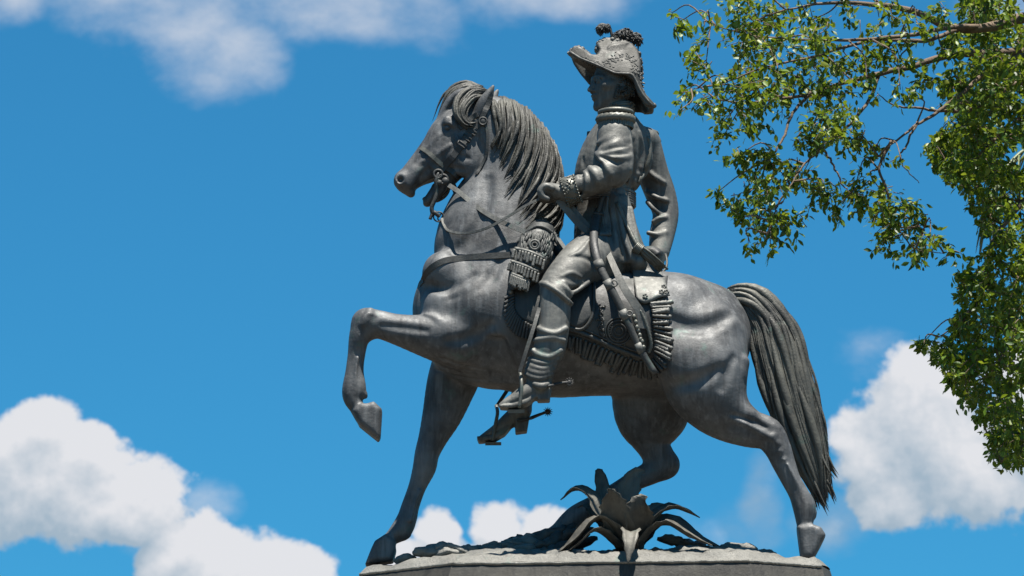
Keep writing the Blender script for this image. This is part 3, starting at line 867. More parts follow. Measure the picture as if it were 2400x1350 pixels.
# legs
for s_ in (-1, 1):
    if s_ < 0:
        RF.chain(nds([(1424, 596, -50, 66, 58), (1378, 610, -104, 60, 48), (1335, 640, -148, 47, 42), (1304, 672, -170, 38, 36), (1302, 700, -180, 35, 34)]), k=.02)
        RF.chain(nds([(1302, 690, -182, 34, 34), (1301, 730, -186, 36, 35), (1296, 780, -188, 36, 35), (1288, 815, -188, 37, 34), (1276, 850, -188, 31, 29), (1264, 886, -188, 30, 28), (1266, 904, -188, 28, 25)]), k=.012)
        RF.chain(nds([(1266, 912, -188, 26, 23), (1240, 920, -188, 23, 22), (1212, 936, -189, 18, 21), (1188, 946, -190, 12, 16), (1175, 951, -190, 7, 10)]), k=.014)
        RF.slab(pl([(1256, 918), (1291, 912), (1289, 941), (1260, 942)], -188), -188 * S, 19 * S, k=.004, rnd=.006)
        RF.slab(pl([(1258, 934), (1236, 950), (1200, 960), (1172, 958), (1170, 952), (1200, 950), (1236, 938), (1256, 924)], -189), -189 * S, 20 * S, k=.004, rnd=.004)
        # boot top, folds at calf and ankle
        RF.chain(nds([(1268, 664, -178, 6), (1284, 668, -212, 6), (1308, 684, -222, 6), (1330, 704, -212, 6), (1338, 712, -190, 6)]), k=.008)
        for y, sw, r_ in ((772, 10, 6), (800, -8, 5), (824, 14, 6), (843, 9, 5), (855, 10, 5), (867, 9, 5), (879, 8, 4.5)):
            xl = np.interp(y, [690, 770, 804, 828, 855, 889], [1267, 1261, 1251, 1244, 1234, 1228]); xr = np.interp(y, [690, 787, 814, 855, 882], [1336, 1331, 1324, 1306, 1297])
            RF.line([(xl + 3, y - 2), (xl + 18, y + sw * .6), ((xl + xr) / 2 + 6, y + sw), (xr - 6, y - 2)], r_ + 1, .010, '+', .25, False)
        for c_ in ([(1318, 640, -176), (1322, 668, -200), (1334, 694, -200)], [(1330, 690, -196), (1352, 682, -184), (1380, 662, -160)], [(1306, 660, -196), (1328, 676, -206), (1338, 690, -200)], [(1400, 560, -96), (1384, 580, -132), (1376, 612, -150)]):
            RF.chain(nds([(*p, 5) for p in c_]), k=.02)
        RF.chain(nds([(1252, 900, -214, 5), (1268, 906, -218, 9), (1284, 900, -212, 5)]), k=.006)    # spur strap rosette
    else:
        RF.chain(nds([(1420, 600, 50, 66, 58), (1372, 630, 104, 58, 48), (1320, 672, 148, 46, 42), (1288, 712, 170, 37, 36), (1276, 770, 184, 36, 35), (1262, 830, 186, 36, 34), (1240, 890, 187, 30, 28), (1222, 938, 188, 28, 26), (1220, 956, 188, 27, 24)]), k=.02)
        RF.chain(nds([(1222, 964, 188, 23, 22), (1196, 984, 188, 20, 21), (1165, 1008, 189, 15, 19), (1142, 1020, 190, 10, 14), (1128, 1026, 190, 6, 10)]), k=.014)
        RF.slab(pl([(1206, 986), (1243, 966), (1235, 1013), (1208, 1017)], 188), 188 * S, 19 * S, k=.004, rnd=.006)
        RF.slab(pl([(1204, 996), (1184, 1020), (1160, 1034), (1122, 1038), (1117, 1026), (1150, 1024), (1180, 1006)], 189), 189 * S, 20 * S, k=.004, rnd=.004)
# coat skirt behind
RF.chain(nds([(1438, 478, -4, 40, 68), (1450, 535, -10, 42, 80), (1470, 592, -12, 42, 94), (1496, 636, -12, 32, 100)]), k=.03)
for x in range(6):
    RF.chain(nds([(1414 + x * 13, 488, -62 - x * 2, 5), (1420 + x * 14, 545, -78 - x * 2, 6), (1428 + x * 15, 610, -96 - x, 6)]), k=.025)
for pts_, r_ in (([(1494, 300), (1500, 350), (1496, 400)], 5), ([(1508, 330), (1512, 380), (1504, 430)], 5), ([(1486, 330), (1486, 390), (1478, 440)], 4), ([(1366, 370), (1362, 420), (1360, 470)], 5), ([(1436, 440), (1446, 450), (1470, 452)], 4),
                 ([(1440, 490), (1452, 550), (1466, 610)], 6), ([(1456, 486), (1472, 546), (1490, 600)], 6), ([(1424, 490), (1432, 550), (1440, 610)], 6), ([(1380, 560), (1392, 590), (1396, 630)], 5), ([(1350, 600), (1372, 604), (1400, 620)], 5)):
    RF.line(pts_, r_, .02, '-', .3)
for pts_, r_ in (([(1500, 310), (1507, 360), (1500, 420)], 5), ([(1478, 320), (1480, 380), (1472, 430)], 5), ([(1432, 488), (1442, 550), (1452, 612)], 6), ([(1448, 488), (1462, 550), (1480, 606)], 6), ([(1322, 660), (1340, 668), (1364, 660)], 5), ([(1336, 600), (1360, 590), (1384, 560)], 4), ([(1316, 648), (1340, 640), (1362, 650)], 4)):
    RF.line(pts_, r_, .016, '+', .3)
# head
HC = P(1434, 204, -4 * S); yaw = R(24)
FD = np.array([-math.cos(yaw), -math.sin(yaw), 0.0]); LD = np.array([math.sin(yaw), -math.cos(yaw), 0.0]); UD = np.array([0, 0, 1.0])


def hd(lst):
    return [[*(HC + (FD * t[0] + LD * t[1] + UD * t[2]) * S), t[3] * S, (t[4] if len(t) > 4 else t[3]) * S] for t in lst]


RF.chain(hd([(-6, 0, 24, 48, 40)]), k=.01, ax=LD)
RF.chain(hd([(-4, 0, -6, 42, 38), (14, 0, -28, 30, 31), (26, 0, -42, 19, 22)]), k=.02, ax=LD)
RF.chain(hd([(24, 0, 6, 26, 31), (26, 0, -14, 24, 27)]), k=.02, ax=LD)
RF.chain(hd([(37, 0, -54, 11, 13)]), k=.018, ax=LD)
RF.chain(hd([(36, -25, 12, 6), (43, -12, 17, 6), (45, 0, 16, 6), (43, 12, 17, 6), (36, 25, 12, 6)]), k=.012)
for s_ in (-1, 1):
    RF.chain(hd([(47, s_ * 13, 6, 8, 9), (42, s_ * 20, 5, 7, 7)]), k=.010, op='-')
    RF.chain(hd([(39, s_ * 15, 6, 8, 8)]), k=.003)
    RF.chain(hd([(45, s_ * 9, 9, 2.5), (46.5, s_ * 15, 11.5, 2.5), (42, s_ * 22, 8, 2.5)]), k=.003)
    RF.chain(hd([(44.5, s_ * 9, 3, 2), (45.5, s_ * 15, .5, 2), (41, s_ * 22, 3, 2)]), k=.003)
    RF.chain(hd([(28, s_ * 27, -6, 11, 9), (16, s_ * 32, -4, 10, 7)]), k=.02, ax=LD)
    RF.chain(hd([(50, s_ * 6.5, -17, 4.6), (47, s_ * 8, -17, 4)]), k=.006)
    RF.chain(hd([(-10, s_ * 40, 6, 9, 4), (-10, s_ * 41, -8, 7, 4)]), k=.006, ax=LD)
RF.chain(hd([(46, 0, 10, 5), (52, 0, -4, 5.5), (58, 0, -14, 6)]), k=.008)
RF.chain(hd([(46, -11, -29, 2.5), (49, -4, -27, 4), (49.5, 0, -27.5, 3.6), (49, 4, -27, 4), (46, 11, -29, 2.5)]), k=.006)
RF.chain(hd([(44, -9, -34, 3), (47, 0, -35, 4.6), (44, 9, -34, 3)]), k=.006)
RF.chain(hd([(50, -10, -31, 1.2), (53, 0, -31, 1.4), (50, 10, -31, 1.2)]), k=.004, op='-')
rider = RF.build('rider', M_CLOTH, statue, label='bronze rider in uniform coat and tall boots, one hand on the reins')


def T(lst):      # px, py, depth px -> world
    a = np.array(lst, float)
    return P(a[:, 0], a[:, 1], a[:, 2] * S)


# hair curls round the ear
for s_ in (1, -1):
    hair = MB()
    hair.add(*ellipsoid(HC + (FD * -20 + LD * s_ * 30 + UD * 0) * S, 22 * S, 10 * S, 30 * S, 14, 10))
    for q in range(60):
        f, u = rng.uniform(-44, 6), rng.uniform(-30, 26)
        if f > -4 and u > -12: continue
        l = 40 * math.sqrt(max(.1, 1 - ((f + 6) / 56) ** 2 * .8)) + rng.uniform(-1, 4)
        c0 = HC + (FD * f + LD * s_ * l + UD * u) * S
        t = np.linspace(0, 5.5, 12); r_ = rng.uniform(3, 6) * S * (1 - t / 9)
        a0 = rng.uniform(0, 6)
        path = c0 + np.outer(np.cos(t + a0) * r_, FD) + np.outer(np.sin(t + a0) * r_, UD) + np.outer(t * .5 * S, LD * s_)
        hair.add(*tube(path, 2.4 * S, seg=5))
    for q in range(7):        # side whisker
        c0 = HC + (FD * (2 + q * .7) + LD * s_ * 36 + UD * (-6 - q * 5)) * S
        hair.add(*ellipsoid(c0, 6 * S, 4 * S, 4 * S, 8, 6))
    hair.build('hair', M_HAIR, rider)
# bicorne hat
hp = []
for x, y, w in [(1334, 122, -20), (1341, 111, -10), (1356, 109, -6), (1372, 122, -6), (1386, 134, -6), (1398, 136, -4), (1404, 124, -2), (1398, 112, 0), (1406, 98, 0), (1420, 90, 0), (1444, 92, 0), (1466, 98, 0), (1482, 108, 0), (1496, 128, 0), (1502, 158, 0), (1500, 184, 0), (1500, 200, -20), (1510, 224, -20), (1534, 246, -16),
                (1532, 256, -16), (1512, 250, -30), (1494, 220, -46), (1484, 190, -50), (1466, 176, -52), (1440, 172, -52), (1408, 158, -48), (1376, 144, -36), (1346, 134, -20)]:
    q_ = P(x, y, w * S); hp.append((q_[0], q_[2]))
hp = np.array(hp)
lo = P(1320, 290, 0); hi = P(1550, 76, 0)
HF = Field((lo[0], -.30, lo[2]), (hi[0], .30, hi[2]), .0048)
zb = P(1440, 172, -52 * S)[2]; zt_ = P(1440, 92, 0)[2]; xf = P(1334, 122, 0)[0]; xb = P(1534, 250, 0)[0]; xm = P(1440, 150, 0)[0]


def hat_taper(X, Z):
    up = np.clip((Z - zb) / (zt_ - zb), -.6, 1)
    fore = np.clip(np.abs(X - xm) / np.where(X < xm, xm - xf, xb - xm), 0, 1)
    base = np.where(up < 0, 1, 1 - .78 * up ** 1.1)
    return np.clip(base * (1 - .48 * fore ** 3), .1, 1)


HF.slab(hp, -2 * S, 57 * S, k=.004, rnd=.010, taper=hat_taper)
# hollow below the flaps
HF.chain(nds([(1352, 146, 2, 8, 18), (1385, 172, 2, 20, 34), (1430, 198, 0, 28, 44), (1475, 214, 0, 26, 42), (1512, 252, -4, 8, 24)]), k=.012, op='-')
for q in range(5):   # cockade bands
    HF.line([(1424 + q * 9, 118 - q), (1430 + q * 9, 109 - q * 1.5), (1440 + q * 9, 103 - q)], 3.2, .005, '+', .1)
HF.slab(pl([(1446, 172), (1480, 180), (1500, 200), (1512, 224), (1535, 247), (1526, 261), (1492, 264), (1472, 256), (1452, 236)], 44), 44 * S, 5 * S, k=.02, rnd=.006)
HF.slab(pl([(1336, 128), (1344, 150), (1360, 174), (1382, 200), (1404, 196), (1412, 170), (1400, 150), (1370, 138)], 44), 44 * S, 5 * S, k=.02, rnd=.006)
M_HAT = bronze('bronze_hat', base=(0.040, 0.039, 0.035), pale=(0.10, 0.098, 0.085), dark=(0.02, 0.02, 0.02), streak=.5)
hat = HF.build('bicorne_hat', M_HAT, rider, relax=7)
trim = MB()
edge = []
for x, y in [(1338, 122), (1352, 112), (1368, 120), (1382, 132), (1397, 138), (1405, 128), (1400, 114), (1408, 101), (1424, 93), (1448, 97), (1468, 102), (1484, 112), (1496, 132), (1502, 158), (1501, 186), (1499, 202), (1510, 226), (1530, 247)]:
    edge.append((x, y))
ec = catmull(np.array(edge, float), 74)
for (x, y) in ec:           # curled feather edging
    for w in (-11, 0, 11):
        c0 = P(x + rng.normal(0, 1.5), y + rng.normal(0, 1.5), (w + rng.normal(0, 3)) * S)
        rr = rng.uniform(3.5, 7.5) * S
        trim.add(*ellipsoid(c0, rr, rr * 1.3, rr * .9, 8, 5))
low = catmull(np.array([(1338, 124), (1360, 138), (1385, 148), (1409, 158), (1440, 172), (1462, 174), (1480, 176), (1490, 190), (1497, 206), (1510, 228), (1530, 250)], float), 46)
lw = HF.surf(low[:, 0], low[:, 1] - 3); lw = np.where(np.isnan(lw), -.1, lw)
trim.add(*tube(P(low[:, 0], low[:, 1] - 2, lw - .3 * S), 2.6 * S, 2.2 * S, seg=6, rope=(2, 40, .2)))
for (x, y) in ec:
    for q in range(4):
        p0 = P(x + rng.normal(0, 2), y + rng.normal(0, 2), rng.uniform(-14, 12) * S)
        out_ = np.array([(x - 1440) / 60 + rng.normal(0, .5), rng.normal(0, .6), rng.uniform(-.2, .9)]); out_ /= np.linalg.norm(out_)
        t = np.linspace(0, 1, 6)[:, None]; L_ = rng.uniform(4, 8) * S
        curl = np.array([rng.normal(0, .5) - out_[0] * 1.1, -.4, -1.2]) * L_
        trim.add(*tube(p0 + out_ * L_ * t + curl * t ** 2, np.array([2.4, 2.6, 2.5, 2.3, 2.0, 1.2]) * S, seg=5))
# embroidered oak leaves on the flap
for q in range(130):
    t = rng.uniform(0, 1)
    a = catmull(np.array([(1372, 140), (1400, 150), (1424, 146), (1446, 134), (1470, 134), (1488, 150), (1494, 176)], float), 40)[int(t * 39)]
    x, y = a + rng.normal(0, [5, 5])
    w = HF.surf([x], [y])[0]
    if np.isnan(w): continue
    c0 = P(x, y, w + .3 * S)
    th = rng.uniform(0, 3.1)
    pth = np.linspace(-1, 1, 5)[:, None] * np.array([math.cos(th), 0, math.sin(th)]) * rng.uniform(3, 5) * S + c0
    trim.add(*tube(pth, np.array([.4, 1.6, 2.2, 1.4, .3]) * S, seg=5))
trim.build('hat_trim', M_CLOTH, rider)

plume = MB()
for base, pts, r_, sd in ((0, [(1436, 96), (1434, 84), (1430, 70), (1420, 60), (1409, 58), (1402, 66), (1404, 75)], 8, 1), (0, [(1440, 98), (1446, 84), (1454, 74), (1468, 70), (1478, 76), (1480, 86)], 10, 2), (0, [(1452, 98), (1466, 88), (1480, 80), (1494, 80), (1500, 90), (1496, 100)], 9, 3), (0, [(1446, 98), (1456, 88), (1468, 82), (1480, 90)], 10, 4)):
    c = catmull(np.array(pts, float), 26)
    n_ = len(c)
    for q in range(150):
        i = rng.integers(3, n_); x, y = c[i]
        th = rng.uniform(0, 6.28); ln = r_ * rng.uniform(.5, 1.15) * (0.55 + .6 * i / n_) * (0.55 if (sd == 1 and i < 12) else 1)
        e = np.array([math.cos(th), rng.uniform(-.9, .9), math.sin(th) - .2])
        p0 = P(x, y, (sd - 2) * 6 * S)
        pth = p0 + np.outer(np.linspace(0, 1, 4), e) * ln * S + np.outer(np.linspace(0, 1, 4) ** 2, (0, 0, -.35)) * ln * S
        plume.add(*tube(pth, np.array([2.2, 2.6, 2.0, .6]) * S, seg=5))
    plume.add(*tube(P(c[:, 0], c[:, 1], np.full(n_, (sd - 2) * 6 * S)), np.linspace(3, 5, n_) * S, seg=6))
for x, y, rx, rz, w in ((1413, 64, 12, 9, -6), (1423, 63, 8, 9, -6), (1456, 84, 20, 14, 0), (1468, 79, 15, 11, 4), (1484, 88, 15, 12, 6), (1495, 92, 8, 9, 6), (1447, 92, 12, 10, 0)):
    V_, F_ = ellipsoid(P(x, y, w * S), rx * .8 * S, rx * .75 * S, rz * .8 * S, 14, 10)
    plume.add(V_, F_)
    for q in range(150):
        a = rng.uniform(0, 6.283); b = rng.uniform(-1, 1)
        e = np.array([math.cos(a) * math.sqrt(1 - b * b), math.sin(a) * math.sqrt(1 - b * b), b])
        p0 = P(x, y, w * S) + e * np.array([rx, rx * .9, rz]) * .55 * S
        out_ = e * np.array([rx, rx * .9, rz]) * rng.uniform(.35, .6) * S
        drop = np.array([e[0] * .5 - .2, e[1] * .5, -.9]) * rng.uniform(4, 8) * S
        t = np.linspace(0, 1, 6)[:, None]
        plume.add(*tube(p0 + out_ * t * 1.3 + drop * t ** 2.2, np.array([1.8, 1.7, 1.5, 1.3, 1.0, .3]) * S, seg=4))
plume.build('plume', M_TACK, rider)

# stand collar
collar = MB()
cc0 = P(1449, 262, -2 * S)
for zz, rr in ((0, 36), (14, 34)):
    pass
ang = np.linspace(0, 2 * math.pi, 33)
for r_, z_, th in ((37, -8, 5), (36, 0, 5), (34, 8, 5), (33, 13, 3.5)):
    collar.add(*tube(np.stack([cc0[0] + np.cos(ang) * r_ * S * 1.0, cc0[1] + np.sin(ang) * r_ * S, cc0[2] + (z_ + 6 * np.cos(ang)) * S], 1), 3 * S, th * S, up=(0, 0, 1), seg=6, cap=False))
for q in range(50):
    a = rng.uniform(0, 6.28); z_ = rng.uniform(-6, 12)
    collar.add(*ellipsoid(cc0 + np.array([math.cos(a) * 38, math.sin(a) * 38, z_ + 6 * math.cos(a)]) * S, 2.6 * S, 2.6 * S, 2.2 * S, 6, 4))
collar.build('collar', M_TRIM, rider)

# epaulettes
def epaulette(c0, a1, a2):
    e = MB()
    t = np.linspace(0, 2 * math.pi, 41)
    def loop(s_, z_):
        return np.stack([c0[0] + np.cos(t) * a1 * s_ * S, c0[1] + np.sin(t) * a2 * s_ * S, np.full(41, c0[2] + z_ * S)], 1)
    e.add(*tube(loop(.98, 4), 6 * S, 6 * S, up=(0, 0, 1), seg=8, cap=False))
    e.add(*tube(loop(1.0, -13), 9 * S, 10 * S, up=(0, 0, 1), seg=10, rope=(3, 34, .22), cap=False))
    e.add(*ellipsoid(c0 + np.array([0, 0, -2 * S]), a1 * .98 * S, a2 * .98 * S, 9 * S, 20, 8))
    for q in range(44):
        a = q / 44 * 2 * math.pi
        p0 = c0 + np.array([math.cos(a) * a1 * 1.02, math.sin(a) * a2 * 1.02, -18]) * S
        z_ = np.linspace(0, -17, 8) * S
        e.add(*tube(p0 + np.outer(z_, (0, 0, 1)), 3.2 * S, seg=6, up=(0, 1, 0), rope=(2, 60, .2)))
    e.add(*ellipsoid(c0 + np.array([0, 0, -24 * S]), a1 * .96 * S, a2 * .96 * S, 14 * S, 20, 8))
    e.build('epaulette', M_TRIM, rider)


epaulette(P(1443, 268, -100 * S), 38, 30)
epaulette(P(1514, 318, 92 * S), 26, 26)

# coat edge, cuff, sash and tassels
cuff = MB()
a0 = P(1356, 441, -115 * S); a1 = P(1322, 452, -110 * S); axd = (a1 - a0) / np.linalg.norm(a1 - a0)
sd = np.cross(axd, (0, 1, 0)); sd /= np.linalg.norm(sd); bd = np.cross(axd, sd)
tt = np.linspace(0, 2 * math.pi, 29)
V_ = []; rows = [(0, 27), (.06, 32), (.5, 33), (.94, 35), (1, 30), (1.0, 24)]
for f, r_ in rows:
    V_.append((a0 + (a1 - a0) * f) + np.outer(np.cos(tt[:-1]) * r_ * S, sd) + np.outer(np.sin(tt[:-1]) * r_ * S, bd))
V_ = np.concatenate(V_)
F_ = [(i * 28 + j, i * 28 + (j + 1) % 28, (i + 1) * 28 + (j + 1) % 28, (i + 1) * 28 + j) for i in range(len(rows) - 1) for j in range(28)]
cuff.add(V_, F_)
for f, dens, r_ in ((.06, 26, 2.6), (.94, 26, 2.6)):
    for j in range(dens):
        a = j / dens * 6.283
        cuff.add(*ellipsoid((a0 + (a1 - a0) * f) + (math.cos(a) * sd + math.sin(a) * bd) * (33 + 2 * f) * S, r_ * S, r_ * S, r_ * S, 6, 4))
for q in range(120):
    f = rng.uniform(.16, .84); a = rng.uniform(0, 6.283); th = rng.uniform(0, 3.1)
    tangent = -math.sin(a) * sd + math.cos(a) * bd
    c0 = (a0 + (a1 - a0) * f) + (math.cos(a) * sd + math.sin(a) * bd) * (33 + f) * S
    pth = c0 + np.outer(np.linspace(-1, 1, 4), axd * math.cos(th) + tangent * math.sin(th)) * 3.6 * S
    cuff.add(*tube(pth, np.array([.5, 1.8, 1.8, .5]) * S, seg=5))
cuff.build('cuff', M_TRIM, rider)

sash = MB()
for q in range(7):
    y = 452 + q * 5
    t = np.linspace(0, 2 * math.pi, 37)
    c0 = P(1416, y, -3 * S)
    path = np.stack([c0[0] + np.cos(t) * 70 * S + np.sin(t) * 20 * S, c0[1] + np.sin(t) * 69 * S, c0[2] + (np.cos(t) * 3 + rng.normal(0, 1)) * S + np.sin(t * 3 + q) * 1.2 * S], 1)
    sash.add(*tube(path, 3.6 * S, 3.2 * S, up=(0, 0, 1), seg=6, cap=False))
for q in range(6):      # hanging ends
    x0 = 1404 + q * 4
    sash.add(*tube(hug(RF, [(x0, 460), (x0 - 2, 490), (x0 + q, 520), (x0 + 4, 552)], 3, 14), np.linspace(4, 6, 14) * S, 4 * S, seg=6))
sash.build('sash', M_CLOTH, rider)
knot = MB()
knot.add(*tube(hug(RF, [(1446, 474), (1462, 512), (1480, 550), (1494, 576)], 4, 16), 5 * S, 4 * S, seg=6, rope=(2, 30, .15)))
kp = T([(1486, 584, -116), (1504, 574, -116)])
for q in range(5): knot.add(*ring(T([(1490 + q * 3, 578 + q * 2, -112)])[0], 11 * S, 3 * S, normal=(.75, .1, -.6)))
for q in range(26):
    o1, o2 = rng.normal(0, 4), rng.normal(0, 5)
    pth = catmull(T([(1500 + o1, 582 + o2 * .6, -112 + o2), (1516 + o1 * 1.4, 598 + o2, -112 + o2), (1534 + o1 * 1.6, 614 + o2, -108 + o2), (1548 + o1 * 1.6, 628 + o2, -100 + o2)]), 10)
    knot.add(*tube(pth, 2.8 * S, seg=5, rope=(2, 40, .15)))
knot.build('sash_tassel', M_TRIM, rider)
lp = MB()
lp.add(*tube(catmull(T([(1560, 596, 30), (1563, 612, 10), (1561, 628, -10), (1552, 638, -24)]), 14), 3 * S, seg=6))
lp.build('sword_knot_loop', M_TACK, rider)

# aiguillette on the back
ag = MB()
bp_ = hug(RF, [(1517, 320), (1523, 346), (1520, 376), (1508, 406), (1494, 428)], 2, 22)
ag.add(*tube(bp_, 6 * S, 3 * S, seg=6)); ag.build('shoulder_cord', M_TRIM, rider)

lap = MB()
q = T([(1376, 308, 46), (1400, 305, 50), (1404, 330, 40), (1396, 372, 24), (1372, 352, 40)]); q2 = q + np.array([0, 6 * S, 0])
lap.add(np.concatenate([q, q2]), [(0, 1, 2, 3, 4), (9, 8, 7, 6, 5), (0, 5, 6, 1), (1, 6, 7, 2), (2, 7, 8, 3), (3, 8, 9, 4), (4, 9, 5, 0)]); lap.build('lapel', M_CLOTH, rider, smooth=False)
rust = MB(); w_ = RF.surf([1408], [524])[0]
rust.add(*ellipsoid(P(1408, 524, w_ + 2 * S), 11 * S, 4 * S, 19 * S, 12, 8)); rust.build('rusted_buckle', M_RUST, rider)
# ------------------------------------------------------------------ saddlery
def sheet(grid_px, off, thick, far=False):
    """closed sheet over the horse: grid_px[i][j] = pixel, laid on the near flank and lifted by `off` px"""
    g_ = np.array(grid_px, float); n_, m_ = g_.shape[:2]
    w = H.surf(g_[..., 0].ravel(), g_[..., 1].ravel()).reshape(n_, m_)
    for j in range(m_):
        ok = ~np.isnan(w[:, j])
        if ok.any(): w[:, j] = np.interp(np.arange(n_), np.where(ok)[0], w[ok, j])
        else: w[:, j] = -.3
    for _ in range(3):
        ww = np.pad(w, 1, 'edge'); w = (ww[1:-1, 1:-1] * 2 + ww[:-2, 1:-1] + ww[2:, 1:-1] + ww[1:-1, :-2] + ww[1:-1, 2:]) / 6
    out = P(g_[..., 0], g_[..., 1], w - off * S); inn = P(g_[..., 0], g_[..., 1], w - (off - thick) * S)
    V = np.concatenate([out.reshape(-1, 3), inn.reshape(-1, 3)])
    if far: V[:, 1] *= -1
    F = []; N = n_ * m_
    idx = lambda i, j: i * m_ + j
    for i in range(n_ - 1):
        for j in range(m_ - 1):
            F.append((idx(i, j), idx(i + 1, j), idx(i + 1, j + 1), idx(i, j + 1)))
            F.append((N + idx(i, j), N + idx(i, j + 1), N + idx(i + 1, j + 1), N + idx(i + 1, j)))
    br = [idx(i, 0) for i in range(n_)] + [idx(n_ - 1, j) for j in range(1, m_)] + [idx(i, m_ - 1) for i in range(n_ - 2, -1, -1)] + [idx(0, j) for j in range(m_ - 2, 0, -1)]
    for a, b in zip(br, br[1:] + br[:1]): F.append((a, N + a, N + b, b))
    if far: F = [tuple(reversed(f)) for f in F]
    return V, F


def lerp_grid(top, bot, n_, m_):
    a = catmull(np.array(top, float), m_); b = catmull(np.array(bot, float), m_)
    t = np.linspace(0, 1, n_)[:, None, None]
    return a[None] * (1 - t) + b[None] * t


TOP = [(1300, 640), (1370, 650), (1440, 655), (1510, 650), (1566, 646)]
BOT = [(1318, 786), (1350, 796), (1400, 812), (1450, 834), (1500, 852), (1540, 846), (1556, 812), (1566, 760)]
sc = MB(); gsc = lerp_grid(TOP, [(1300, 782), (1360, 796), (1430, 824), (1496, 848), (1545, 838)], 16, 24)
sc.add(*sheet(gsc, 5, 4))
gf = lerp_grid([(1196, 650), (1230, 640), (1270, 640), (1300, 640)], [(1204, 730), (1224, 752), (1260, 770), (1302, 782)], 10, 12)
sc.add(*sheet(gf, 5, 4))
cloth = sc.build('saddlecloth', M_TACK, statue)
for far_ in (True,):
    m2 = MB(); m2.add(*sheet(gsc, 5, 4, True)); m2.add(*sheet(gf, 5, 4, True)); m2.build('saddlecloth_far_side', M_TACK, cloth)


def lay(x, y, off):
    w = H.surf(x, y); ok = ~np.isnan(w)
    w = np.interp(np.arange(len(w)), np.where(ok)[0], w[ok]) if ok.any() else np.full(len(w), -.35)
    return P(x, y, w - off * S)


# braid along the border
for pts in ([(1322, 770), (1356, 778), (1400, 796), (1440, 815), (1480, 830), (1508, 838), (1520, 822), (1524, 800), (1520, 770), (1510, 744), (1503, 728)],):
    c = catmull(np.array(pts, float), 70)
    mbb = MB(); mbb.add(*tube(lay(c[:, 0], c[:, 1], 8), 5 * S, 4 * S, seg=8, rope=(3, 40, .2))); mbb.build('braid', M_TACK, cloth)
    c = catmull(np.array([(x - 2, y - 11) for x, y in pts[:6]], float), 40)
    mbb = MB(); mbb.add(*tube(lay(c[:, 0], c[:, 1], 7), 2 * S, 2 * S, seg=6)); mbb.build('braid', M_TACK, cloth)
# bullion fringe, each tassel on its own
inner = catmull(np.array([(1316, 786), (1356, 792), (1400, 808), (1440, 826), (1480, 842), (1512, 848), (1530, 836), (1534, 806), (1532, 770), (1528, 735), (1524, 712)], float), 44)
outer = catmull(np.array([(1322, 818), (1350, 832), (1382, 850), (1420, 868), (1462, 882), (1520, 892), (1562, 866), (1574, 824), (1574, 780), (1573, 735), (1570, 704)], float), 44)
for i in range(44):
    a, b = inner[i], outer[i]
    jx = rng.normal(0, 1.2, 2)
    b = a + (b - a) * rng.uniform(.82, 1.08); a = a + rng.normal(0, 1.0, 2); jx = rng.normal(0, 3.0, 2)
    c = np.linspace(a, b + jx, 14)
    pth = lay(c[:, 0], c[:, 1], 8 + rng.uniform(0, 3))
    pth[-3:, 1] = np.minimum(pth[-3:, 1], pth[-4, 1] + .004)
    t = np.linspace(0, 1, 14)
    mbb = MB(); mbb.add(*tube(pth, (3.6 + 2.4 * t) * rng.uniform(.75, 1.2) * S * np.where(t > .96, .7, 1), seg=8, rope=(2, 42, .16)))
    mbb.build('fringe_tassel', M_TACK if i < 28 else M_CLOTH, cloth)
inner = catmull(np.array([(1206, 690), (1206, 722), (1222, 746), (1250, 764)], float), 16)
outer = catmull(np.array([(1182, 700), (1185, 752), (1210, 786), (1250, 800)], float), 16)
for i in range(16):
    c = np.linspace(inner[i], outer[i], 12)
    t = np.linspace(0, 1, 12)
    mbb = MB(); mbb.add(*tube(lay(c[:, 0], c[:, 1], 7), (3.2 + 2 * t) * S, seg=8, rope=(2, 42, .16))); mbb.build('fringe_tassel', M_TACK, cloth)
# round badge with rays and laurel on the saddlecloth
bd_ = MB()
cw = H.surf([1450], [776])[0]
c0 = P(1450, 776, cw - 6 * S)
for r_, th in ((31, 2.2), (25, 2.4), (17, 2.0), (9, 2)):
    t = np.linspace(0, 2 * math.pi, 37)
    bd_.add(*tube(lay(1450 + np.cos(t) * r_, 776 + np.sin(t) * r_, 6.5), th * S, seg=6, cap=False))
for q in range(24):
    a = q / 24 * 6.283
    xx = 1450 + np.cos(a) * np.array([18, 24]); yy = 776 + np.sin(a) * np.array([18, 24])
    bd_.add(*tube(lay(xx, yy, 6.5), 1.4 * S, seg=5))
for q in range(80):
    a = catmull(np.array([(1412, 718), (1408, 750), (1414, 784), (1432, 806), (1462, 812)], float), 30)[rng.integers(0, 30)]
    x, y = a + rng.normal(0, 4, 2); th = rng.uniform(0, 3.1)
    bd_.add(*tube(lay(x + np.cos(th) * np.linspace(-4, 4, 4), y + np.sin(th) * np.linspace(-4, 4, 4), 6), np.array([.5, 2.2, 2.2, .5]) * S, seg=5))
bd_.build('badge', M_TACK, cloth)
# saddle: seat and flap
sd_f = MB()
sd_f.add(*sheet(lerp_grid([(1300, 620), (1340, 640), (1390, 650)], [(1318, 756), (1352, 774), (1386, 744)], 10, 10), 11, 5)); 
c = catmull(np.array([(1392, 656), (1392, 706), (1386, 746), (1362, 772), (1322, 764)], float), 24)
sd_f.add(*tube(lay(c[:, 0], c[:, 1], 10), 4 * S, 4 * S, seg=8))
seat = catmull(T([(1296, 590, 0), (1330, 618, 0), (1400, 636, 0), (1480, 632, 0), (1520, 610, 0), (1540, 622, 0)]), 20)
sd_f.add(*tube(seat, np.linspace(60, 105, 20) * S, 26 * S, up=(0, 0, 1), seg=18))
sd_f.build('saddle', M_TACK, statue)
